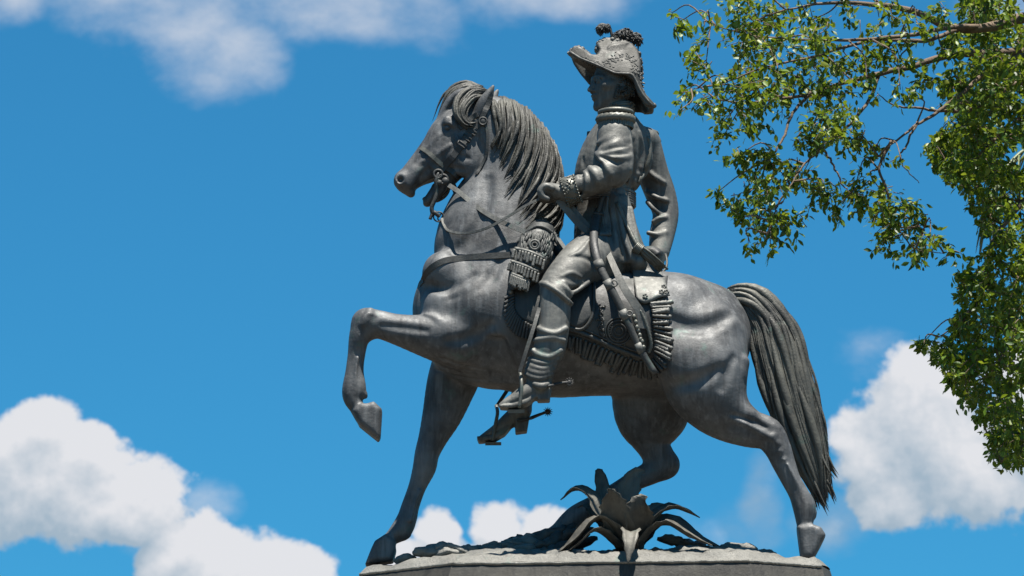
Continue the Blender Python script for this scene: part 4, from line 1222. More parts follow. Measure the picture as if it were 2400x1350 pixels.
# coat tail spread over the cantle
ct = MB()
g_ = lerp_grid([(1478, 600), (1500, 598), (1524, 612), (1552, 638)], [(1492, 702), (1514, 710), (1544, 700), (1571, 692)], 12, 12)
g_[:, :, 1] += (np.sin(np.linspace(0, 7, 12)) * 2)[None, :]
ct.add(*sheet(g_, 15, 4))
ct.build('coat_tail', M_CLOTH, rider)
for cx, cy in ((1556, 672), (1550, 684), (1562, 684), (1512, 694)):
    ctt = MB()
    for q in range(5):
        a = q * 1.256
        ww = H.surf([cx], [cy])[0]
        ctt.add(*ellipsoid(P(cx + math.cos(a) * 4, cy + math.sin(a) * 4, ww - 17 * S), 3 * S, 2 * S, 3 * S, 7, 5))
    ctt.build('coat_tail_embroidery', M_CLOTH, rider)

# pistol holster with tiers of fringe
lo = P(1170, 720, 0); hi = P(1330, 500, 0)
for s_ in (1, -1):
    PF = Field((lo[0], -.5 if s_ < 0 else .1, lo[2]), (hi[0], -.1 if s_ < 0 else .5, hi[2]), .006)
    PF.chain(nds([(1268, 548, s_ * 104, 34, 30), (1252, 590, s_ * 128, 42, 26), (1234, 630, s_ * 142, 38, 22), (1216, 660, s_ * 148, 26, 20), (1206, 682, s_ * 150, 15, 14), (1198, 690, s_ * 150, 6, 6)]), k=.01)
    hol = PF.build('holster', M_TACK, statue)
fr = MB()
for (A, B, dr) in (([(1206, 582), (1240, 590), (1276, 606)], 0, 24), ([(1196, 612), (1226, 622), (1262, 638)], 0, 24), ([(1200, 642), (1220, 650), (1240, 658)], 0, 22)):
    c = catmull(np.array(A, float), 11)
    w = PF.surf(c[:, 0], c[:, 1]); ok = ~np.isnan(w); w = np.interp(np.arange(11), np.where(ok)[0], w[ok]) if ok.any() else np.full(11, -.36)
    fr.add(*tube(P(c[:, 0], c[:, 1], w - 3 * S), 4.5 * S, 4 * S, seg=6, rope=(3, 30, .15)))
    for i in range(11):
        y = np.linspace(0, dr * rng.uniform(.75, 1.2), 8)
        fr.add(*tube(P(c[i, 0] - y * .22, c[i, 1] + 2 + y, np.full(8, w[i] - rng.uniform(4, 7) * S)), np.linspace(3.0, 4.2, 8) * S, seg=6, rope=(2, 55, .2)))
fr.add(*ring(P(1253, 574, PF.surf([1253], [574])[0] - 2 * S), 11 * S, 3 * S))
fr.add(*ring(P(1253, 574, PF.surf([1253], [574])[0] - 2 * S), 6 * S, 2.4 * S))
fr.add(*ellipsoid(P(1197, 684, -150 * S), 7 * S, 7 * S, 7 * S))
fr.build('holster_fringe', M_CLOTH, hol)
flp = MB()
c = catmull(np.array([(1214, 570), (1232, 546), (1262, 530), (1292, 544), (1308, 574)], float), 20)
w = PF.surf(c[:, 0], c[:, 1]); ok = ~np.isnan(w); w = np.interp(np.arange(20), np.where(ok)[0], w[ok]) if ok.any() else np.full(20, -.36)
flp.add(*tube(P(c[:, 0], c[:, 1], w - 2 * S), 4 * S, 3 * S, seg=6, rope=(2, 40, .15)))
for q in range(120):
    x, y = rng.uniform(1222, 1302), rng.uniform(540, 600)
    if abs(x - 1253) < 16 and abs(y - 574) < 14: continue
    dx = rng.uniform(-4, 1); L_ = rng.uniform(12, 24)
    a = np.linspace(0, 1, 6)
    xs = x + dx * a - 3 * a * a; ys = y + L_ * a
    w = PF.surf(xs, ys); ok = ~np.isnan(w)
    if ok.sum() < 3: continue
    w = np.interp(np.arange(6), np.where(ok)[0], w[ok])
    flp.add(*tube(P(xs, ys, w - (1 + 2 * a) * S), np.array([1.5, 3, 3.2, 3, 2.2, .8]) * S, seg=5))
flp.build('holster_flap', M_TACK, hol)

# breast strap and its pendant
bs = MB()
bs.add(*tube(hug(H, [(1200, 597), (1150, 600), (1110, 602), (1076, 606), (1042, 611), (1016, 624), (1000, 640), (993, 656)], 2, 40), 7 * S, 2 * S, square=True))
fr_ = np.array([T([(993, 656, -72)])[0], T([(984, 668, -40)])[0], T([(979, 690, -14)])[0], T([(978, 704, 0)])[0]])
bs.add(*tube(catmull(fr_, 12), 7 * S, 2 * S, up=(-1, -.4, 0), square=True))
fr2 = fr_.copy(); fr2[:, 1] *= -1
bs.add(*tube(catmull(fr2, 12), 7 * S, 2 * S, up=(-1, .4, 0), square=True))
far = hug(H, [(1200, 597), (1150, 600), (1110, 602), (1076, 606), (1042, 611), (1016, 624), (1000, 640), (993, 656)], 2, 40); far[:, 1] *= -1
bs.add(*tube(far, 7 * S, 2 * S, square=True))
bso = bs.build('breast_strap', M_TACK, statue, smooth=False)
md = MB(); md.add(*ellipsoid(T([(977, 716, 0)])[0], 5 * S, 20 * S, 22 * S)); md.add(*ring(T([(974, 716, 0)])[0], 17 * S, 3 * S, normal=(1, .001, 0))); md.build('breast_pendant', M_TRIM, bso)

# bridle
br = empty('bridle', (0, 0, 0)); br.parent = statue
def strap(name, pts, wd, off=2, par=br, th=2.0, mat=M_TACK):
    m_ = MB(); m_.add(*tube(hug(H, pts, off), wd * S, th * S, square=True)); return m_.build(name, mat, par, smooth=False)


strap('noseband', [(986, 346), (1004, 358), (1022, 374), (1040, 390)], 5, 3, mat=M_TRIM)
strap('cheek_strap', [(1126, 284), (1108, 304), (1084, 336), (1062, 366), (1040, 392), (1028, 408)], 7.5, 3)
strap('browband', [(1120, 268), (1106, 276), (1090, 290), (1076, 300)], 6, 3)
strap('throat_latch', [(1138, 282), (1143, 320), (1140, 360), (1126, 392), (1116, 408)], 3, 3)
strap('jaw_strap', [(1040, 390), (1060, 402), (1076, 416)], 6, 3)
strap('headpiece', [(1126, 286), (1136, 262), (1146, 240), (1150, 226)], 6, 4)
for k_ in range(3):
    x = 1108 - k_ * 12; y = 306 + k_ * 15
    m_ = MB(); w = H.surf([x], [y])[0]
    m_.add(*tube(P(np.array([x - 8, x + 9, x + 5, x - 12, x - 8]), np.array([y - 7, y + 5, y + 12, y, y - 7]), np.full(5, w - 5 * S)), 2 * S, seg=6)); m_.build('buckle', M_TACK, br)
bt = MB()
for c_ in ([(1028, 404, -36), (1022, 424, -38), (1024, 446, -34), (1020, 466, -34), (1012, 486, -32), (1014, 502, -30)],):
    bt.add(*tube(catmull(T(c_), 20), 5 * S, 4 * S, seg=8))
bt.add(*ring(T([(1027, 408, -38)])[0], 10 * S, 3.4 * S)); bt.add(*ring(T([(1038, 420, -38)])[0], 11 * S, 3.2 * S))
bt.add(*ellipsoid(T([(1044, 424, -38)])[0], 9 * S, 5 * S, 9 * S)); bt.add(*ellipsoid(T([(1030, 428, -38)])[0], 7 * S, 5 * S, 7 * S))
bt.add(*tube(catmull(T([(1048, 432, -34), (1052, 446, -24), (1042, 462, -6), (1024, 472, 14), (1016, 468, 28)]), 16), 3 * S, seg=6))
bt.add(*tube(catmull(T([(1046, 430, -36), (1048, 442, -30), (1038, 454, -12), (1026, 458, 10)]), 12), 2.4 * S, seg=6))
bt.add(*tube(catmull(T([(1016, 496, -30), (1010, 508, -30), (1008, 514, -30)]), 6), 4 * S, seg=6))
bt.add(*tube(catmull(T([(1016, 496, -30), (1026, 504, -28), (1030, 508, -26)]), 6), 5 * S, seg=6))
bt.add(*ring(T([(1028, 508, -28)])[0], 12 * S, 1.8 * S)); bt.add(*ring(T([(1034, 510, -22)])[0], 9 * S, 1.8 * S, normal=(.5, 1, 0)))
bt.build('bit', M_TACK, br)
rs = MB(); w = H.surf([1132], [284])[0]
rs.add(*ellipsoid(P(1132, 284, w - 3 * S), 11 * S, 5 * S, 11 * S)); rs.add(*ring(P(1132, 284, w - 6 * S), 9 * S, 2.4 * S)); rs.build('rosette', M_TACK, br)

# reins
def rein(pts, wd, th=1.6, tw=None, up=(0, -1, 0), name='rein'):
    m_ = MB(); q = catmull(T(pts), 36)
    m_.add(*tube(q, wd * S, th * S, up=up, square=True)); return m_.build(name, M_CLOTH, statue, smooth=False)


def on(pts, off):     # give px paths the depth of the horse below them
    a = np.array(pts, float)
    w = H.surf(a[:, 0], a[:, 1]) / S; ok = ~np.isnan(w); w = np.interp(np.arange(len(w)), np.where(ok)[0], w[ok])
    return [(x, y, ww - off) for (x, y), ww in zip(pts, w)]


rein([(1052, 434, -40)] + on([(1076, 448), (1100, 470), (1136, 498), (1170, 518), (1204, 532), (1248, 548)], 16)[1:] if False else [(1052, 434, -40), (1076, 450, -50), (1104, 474, -64), (1140, 500, -84), (1176, 520, -104), (1212, 536, -124), (1248, 551, -138)], 5.5)
rein([(1036, 512, -30), (1040, 526, -40), (1052, 541, -66), (1090, 547, -100), (1140, 535, -116), (1190, 508, -118), (1232, 482, -116), (1272, 463, -112)], 2.8, 2.0)
rein([(1062, 434, 36), (1072, 460, 42), (1082, 488, 50), (1092, 520, 66), (1130, 545, 80)], 6.5)
rein([(1040, 512, 20), (1060, 515, 40), (1090, 520, 66), (1140, 540, 90)], 6)
rein([(1036, 512, -26), (1046, 524, -34), (1052, 542, -58)], 6.5)
rein([(1308, 468, -112), (1330, 494, -110), (1356, 524, -106), (1378, 542, -104), (1384, 540, -100), (1366, 520, -98), (1340, 490, -98), (1316, 466, -98)], 8, 1.6)
rein([(1262, 520, -100), (1284, 532, -110), (1306, 556, -120), (1324, 582, -132)], 4)

# sword in its scabbard, slung from the hip
swd = empty('sword', (0, 0, 0)); swd.parent = statue
sp = [(1404, 492), (1394, 530), (1392, 566), (1398, 600), (1410, 634), (1430, 672), (1450, 710), (1470, 752), (1490, 796), (1512, 838), (1536, 876)]
a = np.array(sp, float)
wv = np.array([-70, -112, -150, -176, -190, -196, -196, -194, -190, -186, -182], float)
scb = catmull(P(a[:, 0], a[:, 1], wv * S), 40)
m_ = MB(); m_.add(*tube(scb, np.linspace(10.5, 7.5, 40) * S, np.linspace(6.5, 4.5, 40) * S, seg=10)); m_.build('scabbard', M_TACK, swd)
for i in (14, 19, 26, 33):
    m_ = MB(); m_.add(*tube(scb[i - 1:i + 2], 13 * S - i * .10 * S, 7.6 * S - i * .06 * S, seg=10)); m_.build('scabbard_mount', M_CLOTH, swd)
for i, r_ in ((19, 7), (26, 6)):
    m_ = MB(); m_.add(*ring(scb[i] + np.array([12 * S, -.01, 2 * S]), r_ * S, 2 * S)); m_.build('scabbard_ring', M_CLOTH, swd)
m_ = MB()
m_.add(*tube(catmull(T([(1402, 500, -84), (1405, 486, -84), (1408, 474, -84), (1411, 462, -84)]), 16), 6 * S, seg=8, rope=(2, 60, .1)))
m_.add(*tube(catmull(T([(1392, 500, -88), (1402, 501, -88), (1412, 501, -88)]), 8), 4 * S, seg=8))
m_.build('hilt', M_TACK, swd)
m_ = MB()
m_.add(*tube(catmull(T([(1418, 574, -96), (1430, 604, -140), (1446, 640, -176), (1466, 680, -190), (1488, 712, -192), (1504, 740, -190), (1504, 770, -188)]), 26), np.linspace(6, 11, 26) * S, 2.4 * S, square=True)); m_.build('sword_sling', M_CLOTH, swd, smooth=False)
m_ = MB()
m_.add(*tube(catmull(T([(1500, 726, -190), (1512, 752, -190), (1522, 784, -188), (1526, 810, -184), (1520, 828, -180)]), 30), 4 * S, seg=8, rope=(2, 44, .2))); m_.build('sword_knot', M_TRIM, swd)
m_ = MB()
for q in range(12):
    t = q / 11
    c0 = T([(1484 + t * 24, 742 + t * 70, -190)])[0]
    m_.add(*ellipsoid(c0 + rng.normal(0, 2 * S, 3), 5 * S, 4 * S, 6 * S, 8, 6))
m_.build('scabbard_ornament', M_TRIM, swd)

# stirrups, spurs
for s_, L, arch, tread in ((-1, [(1264, 722, -196), (1250, 770, -212), (1234, 820, -216), (1218, 872, -214)], [(1219, 872), (1222, 892), (1222, 920), (1217, 956)], (1210, 964, 957)),
                           (1, [(1250, 800, 200), (1226, 850, 210), (1198, 900, 214), (1166, 950, 212)], [(1163, 950), (1166, 968), (1160, 1000), (1154, 1034)], (1156, 1040, 1034))):
    st_ = empty('stirrup', (0, 0, 0)); st_.parent = statue
    m_ = MB(); m_.add(*tube(catmull(T(L), 20), 4.2 * S, 2 * S, square=True)); m_.build('stirrup_leather', M_TACK, st_, smooth=False)
    m_ = MB()
    for w_ in (-24, 26):
        c = np.array(arch, float); ww = np.array([0, w_ * .8, w_, w_ * .9]) + s_ * 192
        m_.add(*tube(catmull(P(c[:, 0], c[:, 1], ww * S), 16), 4.2 * S, 3.4 * S, seg=8))
    m_.build('stirrup_iron', M_TRIM, st_)
    m_ = MB(); tx, ty, t2 = tread
    m_.add(*tube(T([(tx, ty, s_ * 192 - 26), (tx, ty, s_ * 192 + 26)]), 19 * S, 4 * S, up=(0, 0, 1), square=True)); m_.build('stirrup_tread', M_TRIM, st_, smooth=False)
for s_, A, B in ((-1, (1290, 902), (1334, 896)), (1, (1238, 980), (1284, 965))):
    m_ = MB()
    w_ = s_ * 188
    m_.add(*tube(catmull(T([(A[0] - 26, A[1] + 6, w_ - 26), (A[0], A[1] + 2, w_ - 24), (A[0] + 8, A[1], w_), (A[0], A[1] + 2, w_ + 24)]), 14), 3.5 * S, seg=6))
    m_.add(*tube(catmull(T([(A[0] + 6, A[1], w_), ((A[0] + B[0]) / 2 + 4, (A[1] + B[1]) / 2 - 1, w_), (B[0], B[1], w_)]), 8), np.linspace(4.5, 3, 8) * S, seg=6))
    c0 = T([(B[0], B[1], w_)])[0]
    m_.add(*ellipsoid(c0, 6 * S, 3 * S, 6 * S))
    for q in range(12):
        a = q / 12 * 6.283
        e = np.array([math.cos(a), 0, math.sin(a)])
        m_.add(*tube(np.array([c0 + e * 4 * S, c0 + e * 12 * S]), np.array([2.2, .4]) * S, seg=5))
    m_.build('spur', M_TACK, statue)
# ------------------------------------------------------------------ bronze plinth and ground
out = np.array(plinth_outline())
pn = MB(); inn = np.array(plinth_outline(-.085))
pn.add(*prism([tuple(p) for p in inn], zt, [tuple(p) for p in out], Z0, True))
plinth = pn.build('plinth', M_PLINTH, statue, smooth=False)
for (xa, ya), (xb, yb) in (((1060, 1319), (1755, 1312.5)), ((843, 1344), (1060, 1319)), ((1755, 1312.5), (1925, 1326))):
    A_ = PZ(xa, ya, Z0); B_ = PZ(xb, yb, Z0); q = np.linspace(A_, B_, 40) + np.array([0, -.004, -.006])
    q[:, 2] += rng.normal(0, .0012, 40); q[:, 1] += rng.normal(0, .001, 40)
    m_ = MB(); m_.add(*tube(q, .008, .009, up=(0, 0, 1), seg=8)); m_.build('rim_bead', M_EARTH, plinth)


def inside_dist(x, y):
    d = np.full(x.shape, 1e9)
    ins = np.zeros(x.shape, bool)
    for i in range(len(out)):
        p, r = out[i], out[(i + 1) % len(out)]; e = r - p
        t = np.clip(((x - p[0]) * e[0] + (y - p[1]) * e[1]) / (e @ e), 0, 1)
        d = np.minimum(d, np.hypot(x - p[0] - t * e[0], y - p[1] - t * e[1]))
        c = (p[1] > y) != (r[1] > y)
        xi = p[0] + (y - p[1]) * e[0] / (e[1] if abs(e[1]) > 1e-9 else 1e-9)
        ins ^= c & (x < xi)
    return np.where(ins, d, -d)


from mathutils import noise as mnoise
cx_, cy_ = out.mean(0)
NR, NA = 46, 260
def rim(a):
    dirv = np.array([math.cos(a), math.sin(a)])
    lo_, hi_ = 0, 4
    for _ in range(30):
        mid = (lo_ + hi_) / 2
        if inside_dist(np.array([cx_ + dirv[0] * mid]), np.array([cy_ + dirv[1] * mid]))[0] > 0: lo_ = mid
        else: hi_ = mid
    return lo_
rims = [rim(j / NA * 2 * math.pi) for j in range(NA)]
RXp = np.array([[cx_ + math.cos(j / NA * 2 * math.pi) * rims[j] * (1 - (1 - i / NR) ** 1.0) for j in range(NA)] for i in range(NR + 1)])
RYp = np.array([[cy_ + math.sin(j / NA * 2 * math.pi) * rims[j] * (1 - (1 - i / NR) ** 1.0) for j in range(NA)] for i in range(NR + 1)])
ID = np.maximum(inside_dist(RXp, RYp), 0)
ss = lambda v: np.clip(v, 0, 1) ** 2 * (3 - 2 * np.clip(v, 0, 1))
HT = .045 * ss(ID / .05) + .10 * ss((ID - .05) / .45)
pads = [(P(890, 1322, .19), .0), (P(1888, 1318, -.215), .0), (P(1284, 1298, .215), .0)]
for i in range(NR + 1):
    for j in range(NA):
        x, y = RXp[i, j], RYp[i, j]
        nz = mnoise.fractal(Vector((x * 3.2, y * 3.2, 1.7)), .9, 2.0, 4)
        rd = abs(mnoise.fractal(Vector((x * 7, y * 9, 5.1)), .8, 2.1, 3))
        e = min(1, ID[i, j] / .05)
        HT[i, j] += e * (nz * .024 + (.5 - rd) * .034 + mnoise.noise(Vector((x * 24, y * 24, 0))) * .010 + mnoise.noise(Vector((x * 55, y * 55, 3))) * .005)
        HT[i, j] = max(HT[i, j], .0)
        for p, dz in pads:
            dd = math.hypot(x - p[0], y - p[1])
            f = max(0, 1 - dd / .2); f = f * f * (3 - 2 * f)
            HT[i, j] += (p[2] - Z0 - .004 - HT[i, j]) * f * (1 if e > 0 else 0)
V_ = np.stack([RXp, RYp, Z0 + .003 + HT], -1).reshape(-1, 3)
F_ = [(i * NA + j, (i + 1) * NA + j, (i + 1) * NA + (j + 1) % NA, i * NA + (j + 1) % NA) for i in range(NR) for j in range(NA)]
gb = MB(); gb.add(V_, F_)
grd = gb.build('bronze_ground', M_EARTH, statue)
# clods of earth and stone along the ridge
for (x, y, w, r_, ex) in ((1010, 1294, 10, 22, 1.9), (1050, 1298, -10, 20, 1.6), (1100, 1292, 10, 22, 1.5), (1130, 1290, 40, 18, 1.6), (1160, 1292, 0, 20, 1.6), (1205, 1284, 40, 26, 1.6), (1240, 1276, 60, 30, 1.4), (1225, 1290, 10, 20, 1.7), (1712, 1288, 20, 20, 1.5), (1740, 1292, 60, 22, 1.7), (1790, 1300, 60, 18, 2), (1660, 1296, 10, 14, 2), (950, 1312, 30, 18, 1.5)):
    V_, F_ = ellipsoid((0, 0, 0), ex, 1.1, .8, 26, 16)
    V_ = V_ * r_ * S
    for i in range(len(V_)):
        v = Vector(V_[i]); nn = mnoise.fractal(v * 16 + Vector((x, y, w)), .8, 2, 4)
        rd = abs(mnoise.noise(v * 22 + Vector((y, x, w))))
        V_[i] *= 1 + .30 * nn - .25 * rd
    m_ = MB(); m_.add(V_ + P(x, y, w * S), F_); m_.build('clod', M_EARTH, grd)

for pts_, r_ in (([(1380, 1250, 40), (1330, 1256, 30), (1280, 1278, 20), (1225, 1292, 10)], 17), ([(1400, 1262, 10), (1350, 1276, 0), (1300, 1290, -10), (1250, 1300, -20)], 15), ([(1350, 1236, 60), (1300, 1252, 60), (1250, 1266, 60), (1200, 1282, 50)], 18), ([(1290, 1262, 80), (1240, 1268, 80), (1200, 1274, 70), (1165, 1288, 60)], 16),
                 ([(1540, 1262, 10), (1590, 1270, 10), (1640, 1284, 0), (1690, 1296, -10)], 14), ([(1010, 1290, 0), (1040, 1282, 0), (1080, 1290, -6), (1110, 1300, -10)], 12), ([(1120, 1292, 10), (1160, 1282, 10), (1195, 1284, 10), (1230, 1296, 6)], 13)):
    q = catmull(T(pts_), 26); q[:, 2] += np.array([mnoise.noise(Vector((i_ * .45, r_, 2))) for i_ in range(26)]) * .018
    rr = np.array([r_ * (1 + .35 * mnoise.noise(Vector((i_ * .5, r_ * 3, 7)))) for i_ in range(26)]) * S * np.clip(np.minimum(.3 + np.arange(26) * .15, .25 + (25 - np.arange(26)) * .12), 0, 1)
    m_ = MB(); m_.add(*tube(q, rr * 1.3, rr * .9, up=(0, 0, 1), seg=10, rope=(3, 5, .18))); m_.build('root', M_TACK if r_ > 14 else M_EARTH, grd)

# inscription cut along the front of the plinth (raised letters)
fl = PZ(1060, 1319, Z0); fr_e = PZ(1755, 1312.5, Z0)
dirx = (fr_e - fl); Lf = np.linalg.norm(dirx); dirx /= Lf
M_LETTER = bronze('bronze_letter', base=(0.06, 0.056, 0.047), pale=(0.095, 0.09, 0.076), dark=(0.03, 0.03, 0.027), streak=.5, rough=.55)
letters = {}
for txt, x0, size in (('J.MOTHE F', 1090, .112), ('PARIS', 1356, .112), ('1882', 1496, .112)):
    f = (x0 - 1060) / 695.0 * Lf
    for ch in txt:
        if ch == ' ': f += .06; continue
        if ch not in letters:
            cu = bpy.data.curves.new('letter', 'FONT'); cu.body = ch; cu.size = size; cu.extrude = .004; cu.offset = .001
            to = bpy.data.objects.new('letter', cu); col.objects.link(to)
            bpy.context.view_layer.update()
            me = bpy.data.meshes.new_from_object(to.evaluated_get(bpy.context.evaluated_depsgraph_get()))
            bpy.data.objects.remove(to)
            me.materials.clear(); me.materials.append(M_LETTER)
            letters[ch] = (me, max(v.co.x for v in me.vertices))
        me, adv = letters[ch]
        hh = .092
        base = fl + dirx * f + np.array([0, .25 * hh - .003, -hh])
        io = bpy.data.objects.new('letter', me); col.objects.link(io); io.parent = plinth
        io.matrix_local = Matrix.Translation(Vector(base - origin_of(statue))) @ Matrix.Rotation(math.atan2(dirx[1], dirx[0]), 4, 'Z') @ Matrix.Rotation(R(90) + math.atan2(.085, .34), 4, 'X')
        f += adv + .022
# agave
ag_root = empty('agave', (0, 0, 0)); ag_root.parent = statue


def leaf(path_px, width_px, twist=0.0, fold=.35, upv=(0, 0, 1), thick=1.1):
    q = catmull(T(path_px), 18)
    t = np.linspace(0, 1, 18)
    wd = np.interp(t, np.linspace(0, 1, len(width_px)), width_px) * S * 1.22
    Tn = np.gradient(q, axis=0); Tn /= np.linalg.norm(Tn, axis=1)[:, None]
    A = np.cross(Tn, np.array(upv, float)); A /= np.linalg.norm(A, axis=1)[:, None] + 1e-9
    B = np.cross(A, Tn)
    V = []
    us = (-1, -.55, 0, .55, 1)
    for i in range(18):
        tw = twist * t[i]; a = A[i] * math.cos(tw) + B[i] * math.sin(tw); b = np.cross(a, Tn[i])
        for u in us:
            wob = 1 + (.13 * math.sin(i * 2.6 + u * 3) if abs(u) == 1 else 0)
            V.append(q[i] + a * u * wd[i] * wob + b * (fold * abs(u) ** 1.5 * wd[i]) + b * rng.normal(0, .6) * S)
    for i in range(18):
        tw = twist * t[i]; a = A[i] * math.cos(tw) + B[i] * math.sin(tw); b = np.cross(a, Tn[i])
        for u in us:
            V.append(V[i * 5 + us.index(u)] - b * thick * S * (1.6 - abs(u)) * (1.6 - t[i]))
    F = []; N = 90
    for i in range(17):
        for j in range(4):
            F.append((i * 5 + j, i * 5 + j + 1, (i + 1) * 5 + j + 1, (i + 1) * 5 + j)); F.append((N + i * 5 + j, N + (i + 1) * 5 + j, N + (i + 1) * 5 + j + 1, N + i * 5 + j + 1))
        F.append((i * 5, (i + 1) * 5, N + (i + 1) * 5, N + i * 5)); F.append((i * 5 + 4, N + i * 5 + 4, N + (i + 1) * 5 + 4, (i + 1) * 5 + 4))
    F.append((0, N, N + 1, N + 2, N + 3, N + 4, 4, 3, 2, 1)); F.append((85, 86, 87, 88, 89, N + 89, N + 88, N + 87, N + 86, N + 85))
    return V, F


W_ = [10, 19, 21, 16, 2]
LEAVES = [
    ([(1462, 1284, -70), (1420, 1236, -60), (1392, 1200, -44), (1372, 1186, -30), (1352, 1190, -20)], [14, 20, 18, 11, 1], 0, (-.2, -.4, 1)),
    ([(1488, 1284, -70), (1516, 1230, -56), (1534, 1200, -40), (1548, 1186, -30), (1566, 1186, -20)], [14, 20, 18, 11, 1], 0, (.2, -.4, 1)),
    ([(1470, 1270, -60), (1440, 1225, -40), (1418, 1165, -10), (1405, 1110, 16), (1402, 1098, 24)], [16, 22, 17, 9, .6], 0, (0, -1, .2)),
    ([(1478, 1270, -60), (1470, 1210, -40), (1474, 1150, -30), (1490, 1112, -26), (1512, 1104, -24)], [18, 24, 22, 13, 2], 0, (0, -1, .1)),
    ([(1460, 1280, -80), (1410, 1220, -90), (1385, 1170, -90), (1350, 1148, -84), (1314, 1172, -74)], [16, 24, 23, 17, 2], 0, (0, -.35, 1)),
    ([(1468, 1285, -100), (1452, 1230, -150), (1438, 1180, -176), (1430, 1156, -190), (1424, 1146, -198)], [18, 29, 26, 13, .6], 0, (-.3, -.9, .5)),
    ([(1480, 1285, -100), (1490, 1235, -140), (1498, 1192, -162), (1508, 1172, -170), (1518, 1164, -176)], [18, 28, 27, 14, .6], 0, (.3, -.9, .6)),
    ([(1490, 1280, -80), (1530, 1220, -90), (1570, 1192, -90), (1606, 1198, -84), (1640, 1214, -80)], [16, 24, 22, 14, 3], 0, (0, -.3, 1)),
    ([(1495, 1285, -60), (1540, 1232, -50), (1580, 1226, -46), (1630, 1262, -40), (1690, 1286, -30)], [15, 22, 24, 20, 5], 0, (.1, -.5, 1)),
    ([(1490, 1290, -110), (1530, 1242, -130), (1566, 1230, -136), (1612, 1256, -136), (1668, 1280, -136)], [15, 20, 22, 17, 5], 0, (0, -.25, 1)),
    ([(1466, 1290, -110), (1430, 1240, -140), (1396, 1222, -150), (1350, 1270, -156), (1312, 1296, -160)], [15, 24, 26, 22, 8], 0, (-.2, -.2, 1)),
    ([(1455, 1290, -110), (1410, 1250, -150), (1384, 1248, -164), (1356, 1276, -170), (1330, 1294, -174)], [12, 18, 20, 16, 6], 0, (0, -.2, 1)),
    ([(1476, 1290, -120), (1478, 1255, -172), (1478, 1246, -206), (1476, 1276, -232), (1472, 1322, -242)], [12, 17, 18, 12, .8], 0, (0, -1, .35)),
    ([(1470, 1280, -40), (1450, 1210, 30), (1440, 1170, 80), (1420, 1160, 110), (1400, 1176, 130)], [16, 22, 22, 14, 2], 0, (0, 1, .6)),
]
for pts, wd_, tw, upv in LEAVES:
    m_ = MB(); m_.add(*leaf(pts, wd_, tw, .42, upv)); m_.build('leaf', M_AGAVE, ag_root)
m_ = MB(); V_, F_ = ellipsoid(T([(1476, 1276, -84)])[0], 34 * S, 36 * S, 30 * S, 20, 12); m_.add(V_, F_); m_.build('heart', M_AGAVE, ag_root)
# ------------------------------------------------------------------ ficus tree at the right
M_BARK = plain('ficus_bark', (0.065, 0.042, 0.026), (0.15, 0.105, 0.068), 14, .85, .5)


def leaf_mat():
    m, q, b = new_mat('ficus_leaf')
    oi = q.node('ShaderNodeNewGeometry')
    rnd = oi.outputs['Random Per Island']
    c = q.ramp(rnd, [(0, (0.014, 0.042, 0.006)), (.3, (0.042, 0.10, 0.008)), (.65, (0.105, 0.18, 0.012)), (1, (0.20, 0.225, 0.024))])
    q.put(b.inputs['Base Color'], c)
    b.inputs['Roughness'].default_value = .46
    b.inputs['Specular IOR Level'].default_value = .42
    tr = q.node('ShaderNodeBsdfTranslucent'); q.put(tr.inputs[0], q.mix(.5, c, (0.24, 0.30, 0.015, 1)))
    mx = q.node('ShaderNodeMixShader'); mx.inputs[0].default_value = .4
    q.t.links.new(b.outputs[0], mx.inputs[1]); q.t.links.new(tr.outputs[0], mx.inputs[2])
    o = [x for x in q.t.nodes if x.type == 'OUTPUT_MATERIAL'][0]
    q.t.links.new(mx.outputs[0], o.inputs[0])
    return m


M_LEAF = leaf_mat()
tree_base = np.array([6.6, 4.6, 0.0])
tree = empty('ficus_tree', tree_base)
tag(tree, 'leafy green ficus tree hanging into the right side of the frame', 'tree')


def limb_path(pts, n_): return catmull(T2(pts), n_)
def T2(lst):
    a = np.array(lst, float); return P(a[:, 0], a[:, 1], a[:, 2])


